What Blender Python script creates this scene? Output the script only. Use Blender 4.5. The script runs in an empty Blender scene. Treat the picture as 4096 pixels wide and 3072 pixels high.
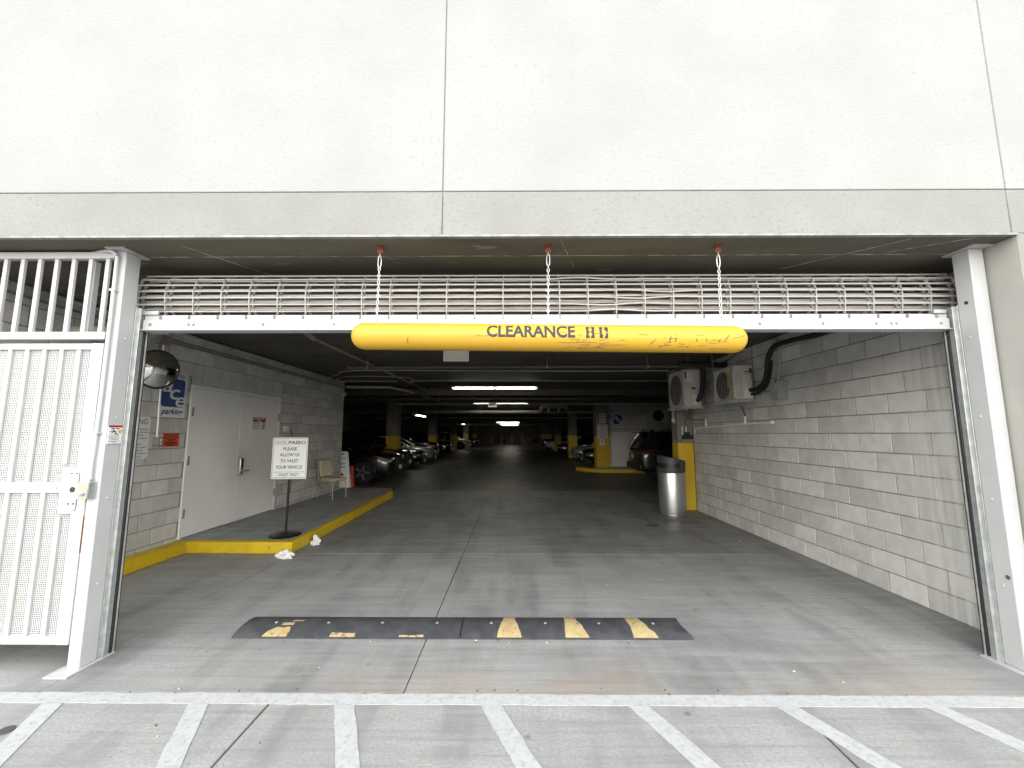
import bpy, bmesh, math, random
from mathutils import Vector, Matrix, noise as mnoise
random.seed(7)
R = math.radians
SC = bpy.context.scene
COL = SC.collection

# ------------------------------------------------------------------ camera, sky, sun, exposure
cam_d = bpy.data.cameras.new('camera'); cam = bpy.data.objects.new('camera', cam_d); COL.objects.link(cam)
cam_d.sensor_fit = 'HORIZONTAL'; cam_d.sensor_width = 36.0; cam_d.lens = 36.0 * 1650 / 4096
cam_d.clip_start = 0.05; cam_d.clip_end = 1000
cam.location = (0, 0, 1.626)
cam.rotation_euler = (R(90) + math.atan(197 / 1650), 0, R(0.4))
SC.camera = cam

SUN_EL, SUN_AZ = 34.0, 184.0          # degrees; azimuth clockwise from +Y
W = bpy.data.worlds.new('World'); SC.world = W; W.use_nodes = True
nt = W.node_tree; nt.nodes.clear()
sky = nt.nodes.new('ShaderNodeTexSky'); sky.sky_type = 'NISHITA'; sky.sun_disc = False
sky.sun_elevation = R(SUN_EL); sky.sun_rotation = R(SUN_AZ); sky.dust_density = 0.3; sky.air_density = 3.0; sky.ozone_density = 1.0
hs = nt.nodes.new('ShaderNodeHueSaturation'); hs.inputs['Saturation'].default_value = 0.22
bg = nt.nodes.new('ShaderNodeBackground'); bg.inputs['Strength'].default_value = 0.15
wo = nt.nodes.new('ShaderNodeOutputWorld')
nt.links.new(sky.outputs[0], hs.inputs['Color']); nt.links.new(hs.outputs[0], bg.inputs['Color']); nt.links.new(bg.outputs[0], wo.inputs['Surface'])
sl = bpy.data.lights.new('sun', 'SUN'); sl.energy = 0.5; sl.angle = R(150); sl.color = (1.0, 0.985, 0.965)
so = bpy.data.objects.new('sun', sl); COL.objects.link(so)
a, e = R(SUN_AZ), R(SUN_EL)
sd = Vector((math.sin(a) * math.cos(e), math.cos(a) * math.cos(e), math.sin(e)))
so.rotation_euler = sd.to_track_quat('Z', 'Y').to_euler()
SC.view_settings.view_transform = 'Standard'; SC.view_settings.look = 'None'
SC.view_settings.exposure = 2.02; SC.view_settings.gamma = 1.0; SC.view_settings.use_curve_mapping = False
SC.render.engine = 'CYCLES'
SC.cycles.max_bounces = 8; SC.cycles.diffuse_bounces = 4; SC.cycles.glossy_bounces = 4
SC.cycles.transparent_max_bounces = 8; SC.cycles.caustics_reflective = False; SC.cycles.caustics_refractive = False
SC.cycles.use_denoising = True; SC.cycles.sample_clamp_indirect = 4.0

# ------------------------------------------------------------------ materials
def M(name, col, rough=0.6, metal=0.0, col2=None, vs=3.0, vpow=(0.35, 0.65), bump=0.0, bs=60.0, stretch=(1, 1, 1),
      coord='pos', spec=0.5, specks=None, sps=30.0, spt=0.68, rand=0.0, detail=4.0, emit=0.0, coat=0.0, rvar=0.0):
    m = bpy.data.materials.new(name); m.use_nodes = True
    n = m.node_tree.nodes; l = m.node_tree.links
    b = n['Principled BSDF']
    b.inputs['Base Color'].default_value = (*col, 1); b.inputs['Roughness'].default_value = rough
    b.inputs['Metallic'].default_value = metal; b.inputs['Specular IOR Level'].default_value = spec
    if coat: b.inputs['Coat Weight'].default_value = coat; b.inputs['Coat Roughness'].default_value = 0.04
    if emit:
        b.inputs['Emission Color'].default_value = (*col, 1); b.inputs['Emission Strength'].default_value = emit
    vec = None
    if col2 or bump or specks or rvar:
        if coord == 'pos':
            g = n.new('ShaderNodeNewGeometry'); src = g.outputs['Position']
        else:
            g = n.new('ShaderNodeTexCoord'); src = g.outputs['Object']
        mp = n.new('ShaderNodeMapping'); mp.inputs['Scale'].default_value = stretch
        l.new(src, mp.inputs['Vector']); vec = mp.outputs[0]
    def nz(scale, det=detail, rg=0.55):
        t = n.new('ShaderNodeTexNoise'); t.inputs['Scale'].default_value = scale; t.inputs['Detail'].default_value = det
        t.inputs['Roughness'].default_value = rg; l.new(vec, t.inputs['Vector']); return t.outputs['Fac']
    def ramp(inp, lo, hi):
        r = n.new('ShaderNodeMapRange'); r.inputs['From Min'].default_value = lo; r.inputs['From Max'].default_value = hi
        l.new(inp, r.inputs['Value']); return r.outputs[0]
    def mix(fac, A, Bc, blend='MIX'):
        x = n.new('ShaderNodeMix'); x.data_type = 'RGBA'; x.blend_type = blend
        if isinstance(fac, float): x.inputs[0].default_value = fac
        else: l.new(fac, x.inputs[0])
        for s, v in ((6, A), (7, Bc)):
            if isinstance(v, tuple): x.inputs[s].default_value = (*v, 1)
            else: l.new(v, x.inputs[s])
        return x.outputs[2]
    cur = None
    if col2: cur = mix(ramp(nz(vs), *vpow), col, col2)
    if specks: cur = mix(ramp(nz(sps, 3.5), spt, spt + 0.08), cur if cur else col, specks)
    if rand:
        oi = n.new('ShaderNodeObjectInfo'); r = n.new('ShaderNodeMapRange')
        r.inputs['To Min'].default_value = 1 - rand; r.inputs['To Max'].default_value = 1 + rand
        l.new(oi.outputs['Random'], r.inputs['Value'])
        cb = n.new('ShaderNodeCombineColor'); [l.new(r.outputs[0], cb.inputs[i]) for i in range(3)]
        cur = mix(1.0, cur if cur else col, cb.outputs[0], 'MULTIPLY')
    if cur: l.new(cur, b.inputs['Base Color'])
    if rvar: 
        rr = n.new('ShaderNodeMapRange'); rr.inputs['To Min'].default_value = rough - rvar; rr.inputs['To Max'].default_value = rough + rvar
        l.new(nz(vs * 1.7), rr.inputs['Value']); l.new(rr.outputs[0], b.inputs['Roughness'])
    if bump:
        bp = n.new('ShaderNodeBump'); bp.inputs['Strength'].default_value = bump; bp.inputs['Distance'].default_value = 0.004
        l.new(nz(bs, 3.0), bp.inputs['Height']); l.new(bp.outputs[0], b.inputs['Normal'])
    m['mix'] = 0
    return m

stucco = M('stucco_white', (0.328, 0.333, 0.328), 0.9, col2=(0.292, 0.297, 0.292), vs=1.1, vpow=(0.38, 0.72), detail=8.0, specks=(0.30, 0.305, 0.30), sps=36, spt=0.56, bump=1.0, bs=60, spec=0.2)
stucco_band = M('stucco_grey', (0.262, 0.266, 0.253), 0.9, col2=(0.232, 0.232, 0.218), vs=1.6, vpow=(0.36, 0.68), detail=8.0, specks=(0.225, 0.226, 0.212), sps=36, spt=0.56, bump=1.0, bs=60, spec=0.2)
jamb_m = M('jamb_beige', (0.40, 0.39, 0.36), 0.9, col2=(0.35, 0.34, 0.32), vs=2, bump=0.4, bs=75, spec=0.2)
sealant = M('sealant', (0.26, 0.26, 0.28), 0.7)
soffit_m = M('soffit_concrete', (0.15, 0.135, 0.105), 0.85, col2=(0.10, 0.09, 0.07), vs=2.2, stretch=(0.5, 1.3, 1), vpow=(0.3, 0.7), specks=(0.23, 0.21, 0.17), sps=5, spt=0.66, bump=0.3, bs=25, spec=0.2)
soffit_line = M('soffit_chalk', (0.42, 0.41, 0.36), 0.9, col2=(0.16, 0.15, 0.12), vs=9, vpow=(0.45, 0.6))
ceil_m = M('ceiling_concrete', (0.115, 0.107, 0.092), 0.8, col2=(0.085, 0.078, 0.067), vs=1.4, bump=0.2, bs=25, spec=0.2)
block_m = M('block_concrete', (0.58, 0.57, 0.552), 0.92, col2=(0.50, 0.49, 0.475), vs=7, rand=0.14, bump=0.5, bs=130, specks=(0.24, 0.23, 0.22), sps=34, spt=0.70, spec=0.2)
mortar_m = M('mortar', (0.29, 0.282, 0.267), 0.95, col2=(0.22, 0.214, 0.203), vs=12, bump=0.4, bs=90, spec=0.2)
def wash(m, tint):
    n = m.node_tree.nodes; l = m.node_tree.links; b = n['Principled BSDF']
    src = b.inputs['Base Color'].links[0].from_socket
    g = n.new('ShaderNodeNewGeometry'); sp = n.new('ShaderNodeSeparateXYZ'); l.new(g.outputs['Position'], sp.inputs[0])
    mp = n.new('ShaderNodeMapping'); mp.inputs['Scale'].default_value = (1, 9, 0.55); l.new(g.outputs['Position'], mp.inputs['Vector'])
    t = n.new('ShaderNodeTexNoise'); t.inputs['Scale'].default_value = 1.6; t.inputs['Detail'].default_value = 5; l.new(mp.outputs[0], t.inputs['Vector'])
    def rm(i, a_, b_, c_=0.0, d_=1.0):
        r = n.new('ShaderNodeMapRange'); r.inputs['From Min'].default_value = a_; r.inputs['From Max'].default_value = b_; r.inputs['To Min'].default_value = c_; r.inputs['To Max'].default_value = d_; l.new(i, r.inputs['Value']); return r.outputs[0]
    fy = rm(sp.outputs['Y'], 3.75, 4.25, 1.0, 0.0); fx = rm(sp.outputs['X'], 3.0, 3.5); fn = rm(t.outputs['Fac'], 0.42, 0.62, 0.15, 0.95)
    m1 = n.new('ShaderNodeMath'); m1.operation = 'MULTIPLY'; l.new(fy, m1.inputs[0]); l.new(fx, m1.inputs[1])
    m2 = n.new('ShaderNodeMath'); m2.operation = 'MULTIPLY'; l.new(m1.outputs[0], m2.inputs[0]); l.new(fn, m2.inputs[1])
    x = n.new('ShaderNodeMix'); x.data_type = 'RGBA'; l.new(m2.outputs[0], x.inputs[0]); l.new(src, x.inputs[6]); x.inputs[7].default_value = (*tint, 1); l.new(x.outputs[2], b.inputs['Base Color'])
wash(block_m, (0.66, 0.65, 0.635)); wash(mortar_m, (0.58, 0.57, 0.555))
white_p = M('white_paint', (0.46, 0.466, 0.473), 0.42, col2=(0.42, 0.426, 0.433), vs=5, vpow=(0.45, 0.8), specks=(0.35, 0.30, 0.26), sps=26, spt=0.755, bump=0.1, bs=40)
white_in = M('door_paint', (0.80, 0.80, 0.785), 0.5, col2=(0.76, 0.755, 0.74), vs=2)
galv = M('galvanised', (0.55, 0.57, 0.57), 0.45, 0.6, col2=(0.42, 0.44, 0.44), vs=18)
galv_d = M('galvanised_dull', (0.30, 0.30, 0.29), 0.55, 0.4, col2=(0.2, 0.2, 0.19), vs=14)
alu_rod = M('grille_rod', (0.56, 0.55, 0.535), 0.38, 0.15, col2=(0.47, 0.455, 0.44), vs=14, stretch=(0.25, 1, 1))
link_m = M('grille_link', (0.44, 0.43, 0.41), 0.5, 0.3, col2=(0.33, 0.32, 0.30), vs=20)
barrel_m = M('barrel_rust', (0.17, 0.12, 0.115), 0.7, 0.2, col2=(0.10, 0.075, 0.072), vs=6)
rubber = M('black_rubber', (0.02, 0.02, 0.025), 0.55)
bumpr = M('speed_bump_rubber', (0.03, 0.031, 0.036), 0.75, col2=(0.055, 0.055, 0.06), vs=9, vpow=(0.4, 0.75), bump=0.35, bs=55, specks=(0.16, 0.155, 0.15), sps=45, spt=0.73)
worn_y = M('worn_yellow', (0.34, 0.235, 0.11), 0.8, col2=(0.40, 0.32, 0.17), vs=14, specks=(0.09, 0.075, 0.06), sps=30, spt=0.60, bump=0.2, bs=60)
kerb_y = M('kerb_yellow', (0.60, 0.42, 0.008), 0.6, col2=(0.48, 0.34, 0.015), vs=5, vpow=(0.4, 0.7), specks=(0.16, 0.13, 0.07), sps=17, spt=0.655, bump=0.5, bs=22)
col_y = M('column_yellow', (0.62, 0.42, 0.015), 0.55, col2=(0.56, 0.37, 0.015), vs=3, bump=0.15, bs=30)
bar_y = M('bar_yellow', (0.53, 0.31, 0.022), 0.5, col2=(0.46, 0.265, 0.022), vs=2.5, vpow=(0.4, 0.7), specks=(0.22, 0.13, 0.03), sps=16, spt=0.66, stretch=(0.35, 1.6, 1.6), bump=0.05, bs=50)
char_t = M('charcoal_vinyl', (0.022, 0.02, 0.024), 0.6, specks=(0.48, 0.29, 0.03), sps=24, spt=0.74)
chain_m = M('chain_steel', (0.62, 0.63, 0.64), 0.35, 0.7)
rust_p = M('red_primer', (0.20, 0.055, 0.03), 0.7)
conc_col = M('column_concrete', (0.26, 0.245, 0.22), 0.9, col2=(0.21, 0.195, 0.175), vs=3, bump=0.3, bs=40, specks=(0.14, 0.13, 0.12), sps=14, spt=0.68)
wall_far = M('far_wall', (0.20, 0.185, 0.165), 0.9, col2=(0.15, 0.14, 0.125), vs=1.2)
black = M('black_plastic', (0.012, 0.012, 0.013), 0.45)
black_g = M('black_gloss', (0.01, 0.01, 0.011), 0.18)
binm = M('bin_hood', (0.045, 0.047, 0.05), 0.5, bump=0.1, bs=80)
steel = M('brushed_steel', (0.62, 0.63, 0.64), 0.33, 0.92, col2=(0.55, 0.56, 0.57), vs=10, stretch=(1, 1, 0.08), rvar=0.04)
ac_m = M('ac_cream', (0.58, 0.56, 0.49), 0.55, col2=(0.50, 0.48, 0.42), vs=5)
ac_l = M('ac_cream_light', (0.68, 0.66, 0.59), 0.55)
pvc = M('pvc_white', (0.84, 0.83, 0.80), 0.4)
pvc_d = M('pvc_dusty', (0.50, 0.48, 0.43), 0.6)
foam = M('pipe_insulation', (0.012, 0.012, 0.013), 0.7, bump=0.2, bs=60)
drain = M('drain_hose', (0.11, 0.09, 0.06), 0.5)
red_f = M('red_fitting', (0.30, 0.03, 0.02), 0.5)
pipe_k = M('sprinkler_pipe', (0.06, 0.055, 0.05), 0.5, col2=(0.09, 0.08, 0.07), vs=6)
pipe_g = M('dusty_pipe', (0.27, 0.255, 0.22), 0.6, col2=(0.2, 0.185, 0.16), vs=6)
sign_w = M('sign_white', (0.72, 0.73, 0.74), 0.4)
sign_b = M('sign_blue', (0.012, 0.06, 0.22), 0.45)
sign_n = M('sign_navy', (0.02, 0.03, 0.16), 0.5)
sign_o = M('sign_orange', (0.62, 0.085, 0.015), 0.5)
sign_r = M('sign_red', (0.35, 0.012, 0.02), 0.5)
ink = M('sign_ink', (0.04, 0.04, 0.045), 0.6)
ink_g = M('sign_grey_ink', (0.05, 0.055, 0.06), 0.6)
tan = M('sticker_orange', (0.65, 0.35, 0.08), 0.6)
vinyl = M('chair_vinyl', (0.50, 0.43, 0.30), 0.42, col2=(0.46, 0.39, 0.27), vs=8)
chair_f = M('chair_frame', (0.42, 0.41, 0.38), 0.4, 0.3)
cone_o = M('cone_orange', (0.55, 0.05, 0.015), 0.5)
frp = M('white_panel', (0.80, 0.79, 0.76), 0.5, col2=(0.75, 0.74, 0.71), vs=2)
tissue = M('tissue', (0.66, 0.66, 0.655), 0.9)
mirror_m = M('mirror', (0.82, 0.82, 0.82), 0.03, 1.0)
tube_m = M('lamp_tube', (1.0, 0.95, 0.80), 0.5, emit=4.0)
exit_w = M('exit_panel', (0.75, 0.66, 0.52), 0.5, emit=0.14)
exit_r = M('exit_red', (0.55, 0.03, 0.02), 0.5)
dead_l = M('debris', (0.10, 0.08, 0.05), 0.9)
pale_l = M('pale_debris', (0.6, 0.57, 0.45), 0.9)
straw = M('paper_label', (0.62, 0.42, 0.16), 0.7, specks=(0.10, 0.06, 0.03), sps=40, spt=0.58)
# cars
paint_k = M('paint_black', (0.006, 0.006, 0.007), 0.22, 0.0, coat=1.0)
paint_g = M('paint_graphite', (0.02, 0.02, 0.022), 0.28, 0.3, coat=1.0)
paint_s = M('paint_silver', (0.40, 0.40, 0.39), 0.32, 0.4, coat=0.8)
paint_w = M('paint_white', (0.70, 0.69, 0.66), 0.35, coat=0.8)
glass_k = M('car_glass', (0.006, 0.007, 0.008), 0.06, spec=0.8)
tyre_m = M('tyre', (0.012, 0.012, 0.012), 0.8)
rim_m = M('alloy', (0.5, 0.5, 0.5), 0.3, 0.8)
chrome = M('chrome', (0.7, 0.7, 0.7), 0.15, 1.0)
lens_m = M('headlamp_lens', (0.30, 0.32, 0.35), 0.10, 0.3, coat=1.0)
amber = M('amber_lens', (0.75, 0.25, 0.02), 0.3)
tail_r = M('tail_lens', (0.40, 0.01, 0.015), 0.2, coat=1.0)
plate_w = M('plate_white', (0.75, 0.74, 0.70), 0.5)
asphalt = M('roadway', (0.30, 0.298, 0.29), 0.9, col2=(0.25, 0.248, 0.24), vs=3, bump=0.4, bs=90)

def concrete(name, base, dark, joint_tint=None, gloss=0.55, spots=0.5, seed=0.0):
    m = bpy.data.materials.new(name); m.use_nodes = True
    n = m.node_tree.nodes; l = m.node_tree.links; b = n['Principled BSDF']
    g = n.new('ShaderNodeNewGeometry')
    def mp(s, off=0.0):
        q = n.new('ShaderNodeMapping'); q.inputs['Scale'].default_value = s; q.inputs['Location'].default_value = (seed + off, seed * 2, 0)
        l.new(g.outputs['Position'], q.inputs['Vector']); return q.outputs[0]
    def nz(v, sc, d=5.0, rg=0.6):
        t = n.new('ShaderNodeTexNoise'); t.inputs['Scale'].default_value = sc; t.inputs['Detail'].default_value = d; t.inputs['Roughness'].default_value = rg
        l.new(v, t.inputs['Vector']); return t.outputs['Fac']
    def rm(i, lo, hi, t0=0.0, t1=1.0):
        r = n.new('ShaderNodeMapRange'); r.inputs['From Min'].default_value = lo; r.inputs['From Max'].default_value = hi
        r.inputs['To Min'].default_value = t0; r.inputs['To Max'].default_value = t1; l.new(i, r.inputs['Value']); return r.outputs[0]
    def mix(f, A, Bc, bl='MIX'):
        x = n.new('ShaderNodeMix'); x.data_type = 'RGBA'; x.blend_type = bl
        l.new(f, x.inputs[0]) if not isinstance(f, float) else setattr(x.inputs[0], 'default_value', f)
        for s, v in ((6, A), (7, Bc)):
            if isinstance(v, tuple): x.inputs[s].default_value = (*v, 1)
            else: l.new(v, x.inputs[s])
        return x.outputs[2]
    c = mix(rm(nz(mp((1, 1, 1)), 0.9), 0.36, 0.62), base, dark)                     # broad clouds
    c = mix(rm(nz(mp((1.4, 0.25, 1), 3), 2.2), 0.47, 0.66, 0, 0.75), c, tuple(q * 0.62 for q in dark))   # tyre-way grime
    c = mix(rm(nz(mp((0.35, 2.2, 1), 5), 3.0, 6), 0.47, 0.72, 0, 0.5), c, tuple(min(1, q * 1.25) for q in base))  # trowel streaks
    c = mix(rm(nz(mp((1, 1, 1), 9), 55, 3), 0.40, 0.66, 0, 0.6), c, tuple(q * 0.66 for q in base))          # sand grain
    v = n.new('ShaderNodeTexVoronoi'); v.inputs['Scale'].default_value = 4.5; l.new(mp((1, 1, 1), 2), v.inputs['Vector'])
    sp = rm(v.outputs['Distance'], 0.05, 0.11, spots, 0.0)
    br = rm(nz(mp((1, 1, 1), 12), 1.1, 2), 0.45, 0.58)
    mul = n.new('ShaderNodeMath'); mul.operation = 'MULTIPLY'; l.new(sp, mul.inputs[0]); l.new(br, mul.inputs[1])
    c = mix(mul.outputs[0], c, tuple(q * 0.45 for q in dark))                               # drips and gum
    v2 = n.new('ShaderNodeTexVoronoi'); v2.inputs['Scale'].default_value = 13; l.new(mp((1, 1, 1), 4), v2.inputs['Vector'])
    sp2 = rm(v2.outputs['Distance'], 0.06, 0.12, spots * 0.9, 0.0)
    br2 = rm(nz(mp((1, 1, 1), 17), 1.6, 2), 0.47, 0.56)
    mul2 = n.new('ShaderNodeMath'); mul2.operation = 'MULTIPLY'; l.new(sp2, mul2.inputs[0]); l.new(br2, mul2.inputs[1])
    c = mix(mul2.outputs[0], c, tuple(q * 0.55 for q in dark))
    if joint_tint:                                                                        # reddish soil stain by the street joint
        sx = n.new('ShaderNodeSeparateXYZ'); l.new(g.outputs['Position'], sx.inputs[0])
        f1 = rm(sx.outputs['Y'], 2.85, 3.35, 1.0, 0.0)
        f2 = rm(nz(mp((0.7, 1, 1), 7), 1.3, 3), 0.46, 0.66, 0.0, 0.8)
        mu = n.new('ShaderNodeMath'); mu.operation = 'MULTIPLY'; l.new(f1, mu.inputs[0]); l.new(f2, mu.inputs[1])
        c = mix(mu.outputs[0], c, joint_tint)
    c = mix(rm(nz(mp((0.25, 7.0, 1), 31), 4.0, 4), 0.50, 0.68, 0, 0.35), c, tuple(q * 0.6 for q in dark))     # dark broom scratches
    l.new(c, b.inputs['Base Color'])
    l.new(rm(nz(mp((0.4, 2.5, 1), 21), 2.5), 0.3, 0.7, gloss - 0.14, gloss + 0.14), b.inputs['Roughness'])
    b.inputs['Specular IOR Level'].default_value = 0.35
    bp = n.new('ShaderNodeBump'); bp.inputs['Strength'].default_value = 0.55; bp.inputs['Distance'].default_value = 0.004
    l.new(nz(mp((1, 2.2, 1), 1), 45, 4), bp.inputs['Height']); l.new(bp.outputs[0], b.inputs['Normal'])
    return m
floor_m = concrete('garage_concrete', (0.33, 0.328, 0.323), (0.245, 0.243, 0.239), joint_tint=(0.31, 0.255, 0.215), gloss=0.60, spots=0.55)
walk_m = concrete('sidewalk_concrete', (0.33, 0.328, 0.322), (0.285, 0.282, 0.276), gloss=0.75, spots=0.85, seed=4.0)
floor_in = concrete('garage_concrete_mid', (0.30, 0.298, 0.292), (0.20, 0.198, 0.193), gloss=0.55, spots=0.6, seed=0.0)  # middle slabs: base colour a step darker than the front slabs
floor_far = concrete('garage_concrete_deep', (0.18, 0.176, 0.168), (0.118, 0.115, 0.109), gloss=0.46, spots=0.5, seed=6.0)  # deep slabs: darkest base colour of the three floor concretes
deck_m = concrete('walkway_concrete', (0.37, 0.372, 0.377), (0.30, 0.30, 0.304), gloss=0.6, spots=0.3, seed=9.0)
line_m = M('line_paint', (0.42, 0.425, 0.43), 0.75, col2=(0.36, 0.36, 0.358), vs=16, vpow=(0.42, 0.75), specks=(0.345, 0.342, 0.335), sps=34, spt=0.545, bump=0.3, bs=90, detail=6.0)
joint_m = M('joint_dark', (0.05, 0.047, 0.045), 0.9)

# ------------------------------------------------------------------ mesh helpers
class MB:
    def __init__(s): s.v = []; s.f = []
    def add(s, vs, fs, mat=None):
        o = len(s.v)
        s.v += [tuple((mat @ Vector(q)) if mat else q) for q in vs]; s.f += [tuple(i + o for i in q) for q in fs]; return s
    def box(s, c, d, mat=None, taper=1.0):
        x, y, z = (q / 2 for q in d)
        vs = [(c[0] + i * x * (taper if k > 0 else 1), c[1] + j * y * (taper if k > 0 else 1), c[2] + k * z) for i in (-1, 1) for j in (-1, 1) for k in (-1, 1)]
        return s.add(vs, [(0, 1, 3, 2), (4, 6, 7, 5), (0, 4, 5, 1), (2, 3, 7, 6), (0, 2, 6, 4), (1, 5, 7, 3)], mat)
    def bb(s, x0, x1, y0, y1, z0, z1, mat=None):
        return s.box(((x0 + x1) / 2, (y0 + y1) / 2, (z0 + z1) / 2), (x1 - x0, y1 - y0, z1 - z0), mat)
    def tube(s, pts, r, n=10, closed=False, mat=None):
        pts = [Vector(p) for p in pts]; m = len(pts); rings = []
        rr = r if isinstance(r, (list, tuple)) else [r] * m
        up = None; vs = []
        for i, p in enumerate(pts):
            if closed: t = pts[(i + 1) % m] - pts[i - 1]
            else: t = pts[min(i + 1, m - 1)] - pts[max(i - 1, 0)]
            t = t.normalized()
            if up is None:
                up = Vector((0, 0, 1)) if abs(t.z) < 0.9 else Vector((0, 1, 0))
            up = (up - t * up.dot(t)).normalized(); sd_ = t.cross(up)
            vs += [tuple(p + (up * math.cos(2 * math.pi * k / n) + sd_ * math.sin(2 * math.pi * k / n)) * rr[i]) for k in range(n)]
        fs = []
        for i in range(m if closed else m - 1):
            j = (i + 1) % m
            fs += [(i * n + k, i * n + (k + 1) % n, j * n + (k + 1) % n, j * n + k) for k in range(n)]
        if not closed: fs += [tuple(range(n - 1, -1, -1)), tuple((m - 1) * n + k for k in range(n))]
        return s.add(vs, fs, mat)
    def lathe(s, prof, n=24, c=(0, 0, 0), mat=None):      # prof: (r, z) bottom to top
        vs = []; fs = []
        for r, z in prof: vs += [(c[0] + r * math.cos(2 * math.pi * k / n), c[1] + r * math.sin(2 * math.pi * k / n), c[2] + z) for k in range(n)]
        for i in range(len(prof) - 1): fs += [(i * n + k, i * n + (k + 1) % n, (i + 1) * n + (k + 1) % n, (i + 1) * n + k) for k in range(n)]
        fs += [tuple(range(n - 1, -1, -1)), tuple((len(prof) - 1) * n + k for k in range(n))]
        return s.add(vs, fs, mat)
    def prism(s, poly, h0, h1, plane='xy', mat=None):     # poly extruded along the third axis
        def pt(a_, b_, h): return {'xy': (a_, b_, h), 'xz': (a_, h, b_), 'yz': (h, a_, b_)}[plane]
        n = len(poly); vs = [pt(*p, h0) for p in poly] + [pt(*p, h1) for p in poly]
        fs = [tuple(range(n - 1, -1, -1)), tuple(range(n, 2 * n))] + [(i, (i + 1) % n, n + (i + 1) % n, n + i) for i in range(n)]
        return s.add(vs, fs, mat)
    def mesh(s, name, mat, smooth=40):
        me = bpy.data.meshes.new(name); me.from_pydata(s.v, [], s.f)
        bm = bmesh.new(); bm.from_mesh(me); bmesh.ops.recalc_face_normals(bm, faces=bm.faces); bm.to_mesh(me); bm.free()
        if smooth: me.shade_smooth(); me.set_sharp_from_angle(angle=R(smooth))
        if mat: me.materials.append(mat)
        return me
    def build(s, name, mat, parent=None, smooth=40, bevel=0.0, kind=None):
        return link(name, s.mesh(name, mat, smooth), parent, bevel, kind)
def link(name, me, parent=None, bevel=0.0, kind=None):
    o = bpy.data.objects.new(name, me); COL.objects.link(o); o.parent = parent
    if bevel:
        b = o.modifiers.new('bevel', 'BEVEL'); b.width = bevel; b.segments = 2; b.limit_method = 'ANGLE'; b.angle_limit = R(40)
    if kind: o['kind'] = kind
    return o
def tag(o, label, cat, group=None):
    o['label'] = label; o['category'] = cat
    if group: o['group'] = group
    return o
def thing(name, label, cat, loc=(0, 0, 0), rz=0.0, group=None, rx=0.0, ry=0.0):
    o = bpy.data.objects.new(name, None); COL.objects.link(o); o.empty_display_size = 0.1
    o.location = loc; o.rotation_euler = (rx, ry, rz); return tag(o, label, cat, group)
def arc(c, r, a0, a1, n=6): return [(c[0] + r * math.cos(R(a0 + (a1 - a0) * i / n)), c[1] + r * math.sin(R(a0 + (a1 - a0) * i / n))) for i in range(n + 1)]
def rrect(x0, x1, y0, y1, r, n=5):
    return arc((x1 - r, y0 + r), r, -90, 0, n) + arc((x1 - r, y1 - r), r, 0, 90, n) + arc((x0 + r, y1 - r), r, 90, 180, n) + arc((x0 + r, y0 + r), r, 180, 270, n)
def smooth_path(pts, k=6):
    P_ = [Vector(p) for p in pts]; out = []
    for i in range(len(P_) - 1):
        p0, p1, p2, p3 = P_[max(i - 1, 0)], P_[i], P_[i + 1], P_[min(i + 2, len(P_) - 1)]
        for t in [q / k for q in range(k)]:
            out.append(0.5 * ((2 * p1) + (p2 - p0) * t + (2 * p0 - 5 * p1 + 4 * p2 - p3) * t * t + (3 * p1 - p0 - 3 * p2 + p3) * t ** 3))
    return out + [P_[-1]]
def text_mesh(s, size=1.0, w=1.0, bold=0.0, shear=0.0, align='CENTER', ext=0.0, spacing=1.0):
    c = bpy.data.curves.new('t', 'FONT'); c.body = s; c.size = size; c.offset = bold; c.shear = shear
    c.align_x = align; c.align_y = 'CENTER'; c.extrude = ext; c.resolution_u = 3; c.space_character = spacing
    o = bpy.data.objects.new('t', c); COL.objects.link(o)
    dg = bpy.context.evaluated_depsgraph_get(); me = bpy.data.meshes.new_from_object(o.evaluated_get(dg))
    bpy.data.objects.remove(o); bpy.data.curves.remove(c)
    for v in me.vertices: v.co.x *= w
    return me
def text(name, s, mat, parent, x, z, h, width=None, y=-0.004, bold=0.0, shear=0.0, align='CENTER', spacing=1.0):
    """lettering on a panel whose face is the local xz plane facing -y; h = cap height"""
    me = text_mesh(s, 1.0, 1.0, bold, shear, align, 0.0, spacing)
    xs = [v.co.x for v in me.vertices]; zs = [v.co.y for v in me.vertices]
    capk = h / 0.70; wk = capk
    if width: wk = width / max(1e-6, (max(xs) - min(xs)))
    for v in me.vertices: v.co = Vector((v.co.x * wk + x, y, v.co.y * capk + z))
    me.materials.clear(); me.materials.append(mat)
    return link(name, me, parent)

# ------------------------------------------------------------------ the setting: ground
FAC, CEIL, XL, XR = 2.83, 3.04, -4.68, 3.86
street = MB().bb(-220, 220, -320, -3.0, -0.5, -0.13).build('street', asphalt, kind='structure')
under = MB().bb(-220, 220, -3.0, 400, -0.5, -0.06).build('ground', asphalt, kind='structure')
sw = MB().bb(-60, 60, -2.95, FAC - 0.03, -0.058, -0.012).build('sidewalk', joint_m, kind='structure')
sx = [-60, -7.9, -4.68, -1.49, 1.68, 4.86, 8.0, 60]
for i in range(len(sx) - 1):
    for y0, y1 in ((-2.95, -0.4), (-0.4, FAC - 0.03)):
        MB().bb(sx[i] + 0.006, sx[i + 1] - 0.006, y0 + 0.006, y1 - 0.004, -0.05, 0.0).build('paving_slab', walk_m, sw, bevel=0.004)
kerbs = MB().bb(-60, 60, -3.15, -2.95, -0.4, 0.0).build('street_kerb', walk_m, sw, bevel=0.015)
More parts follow.
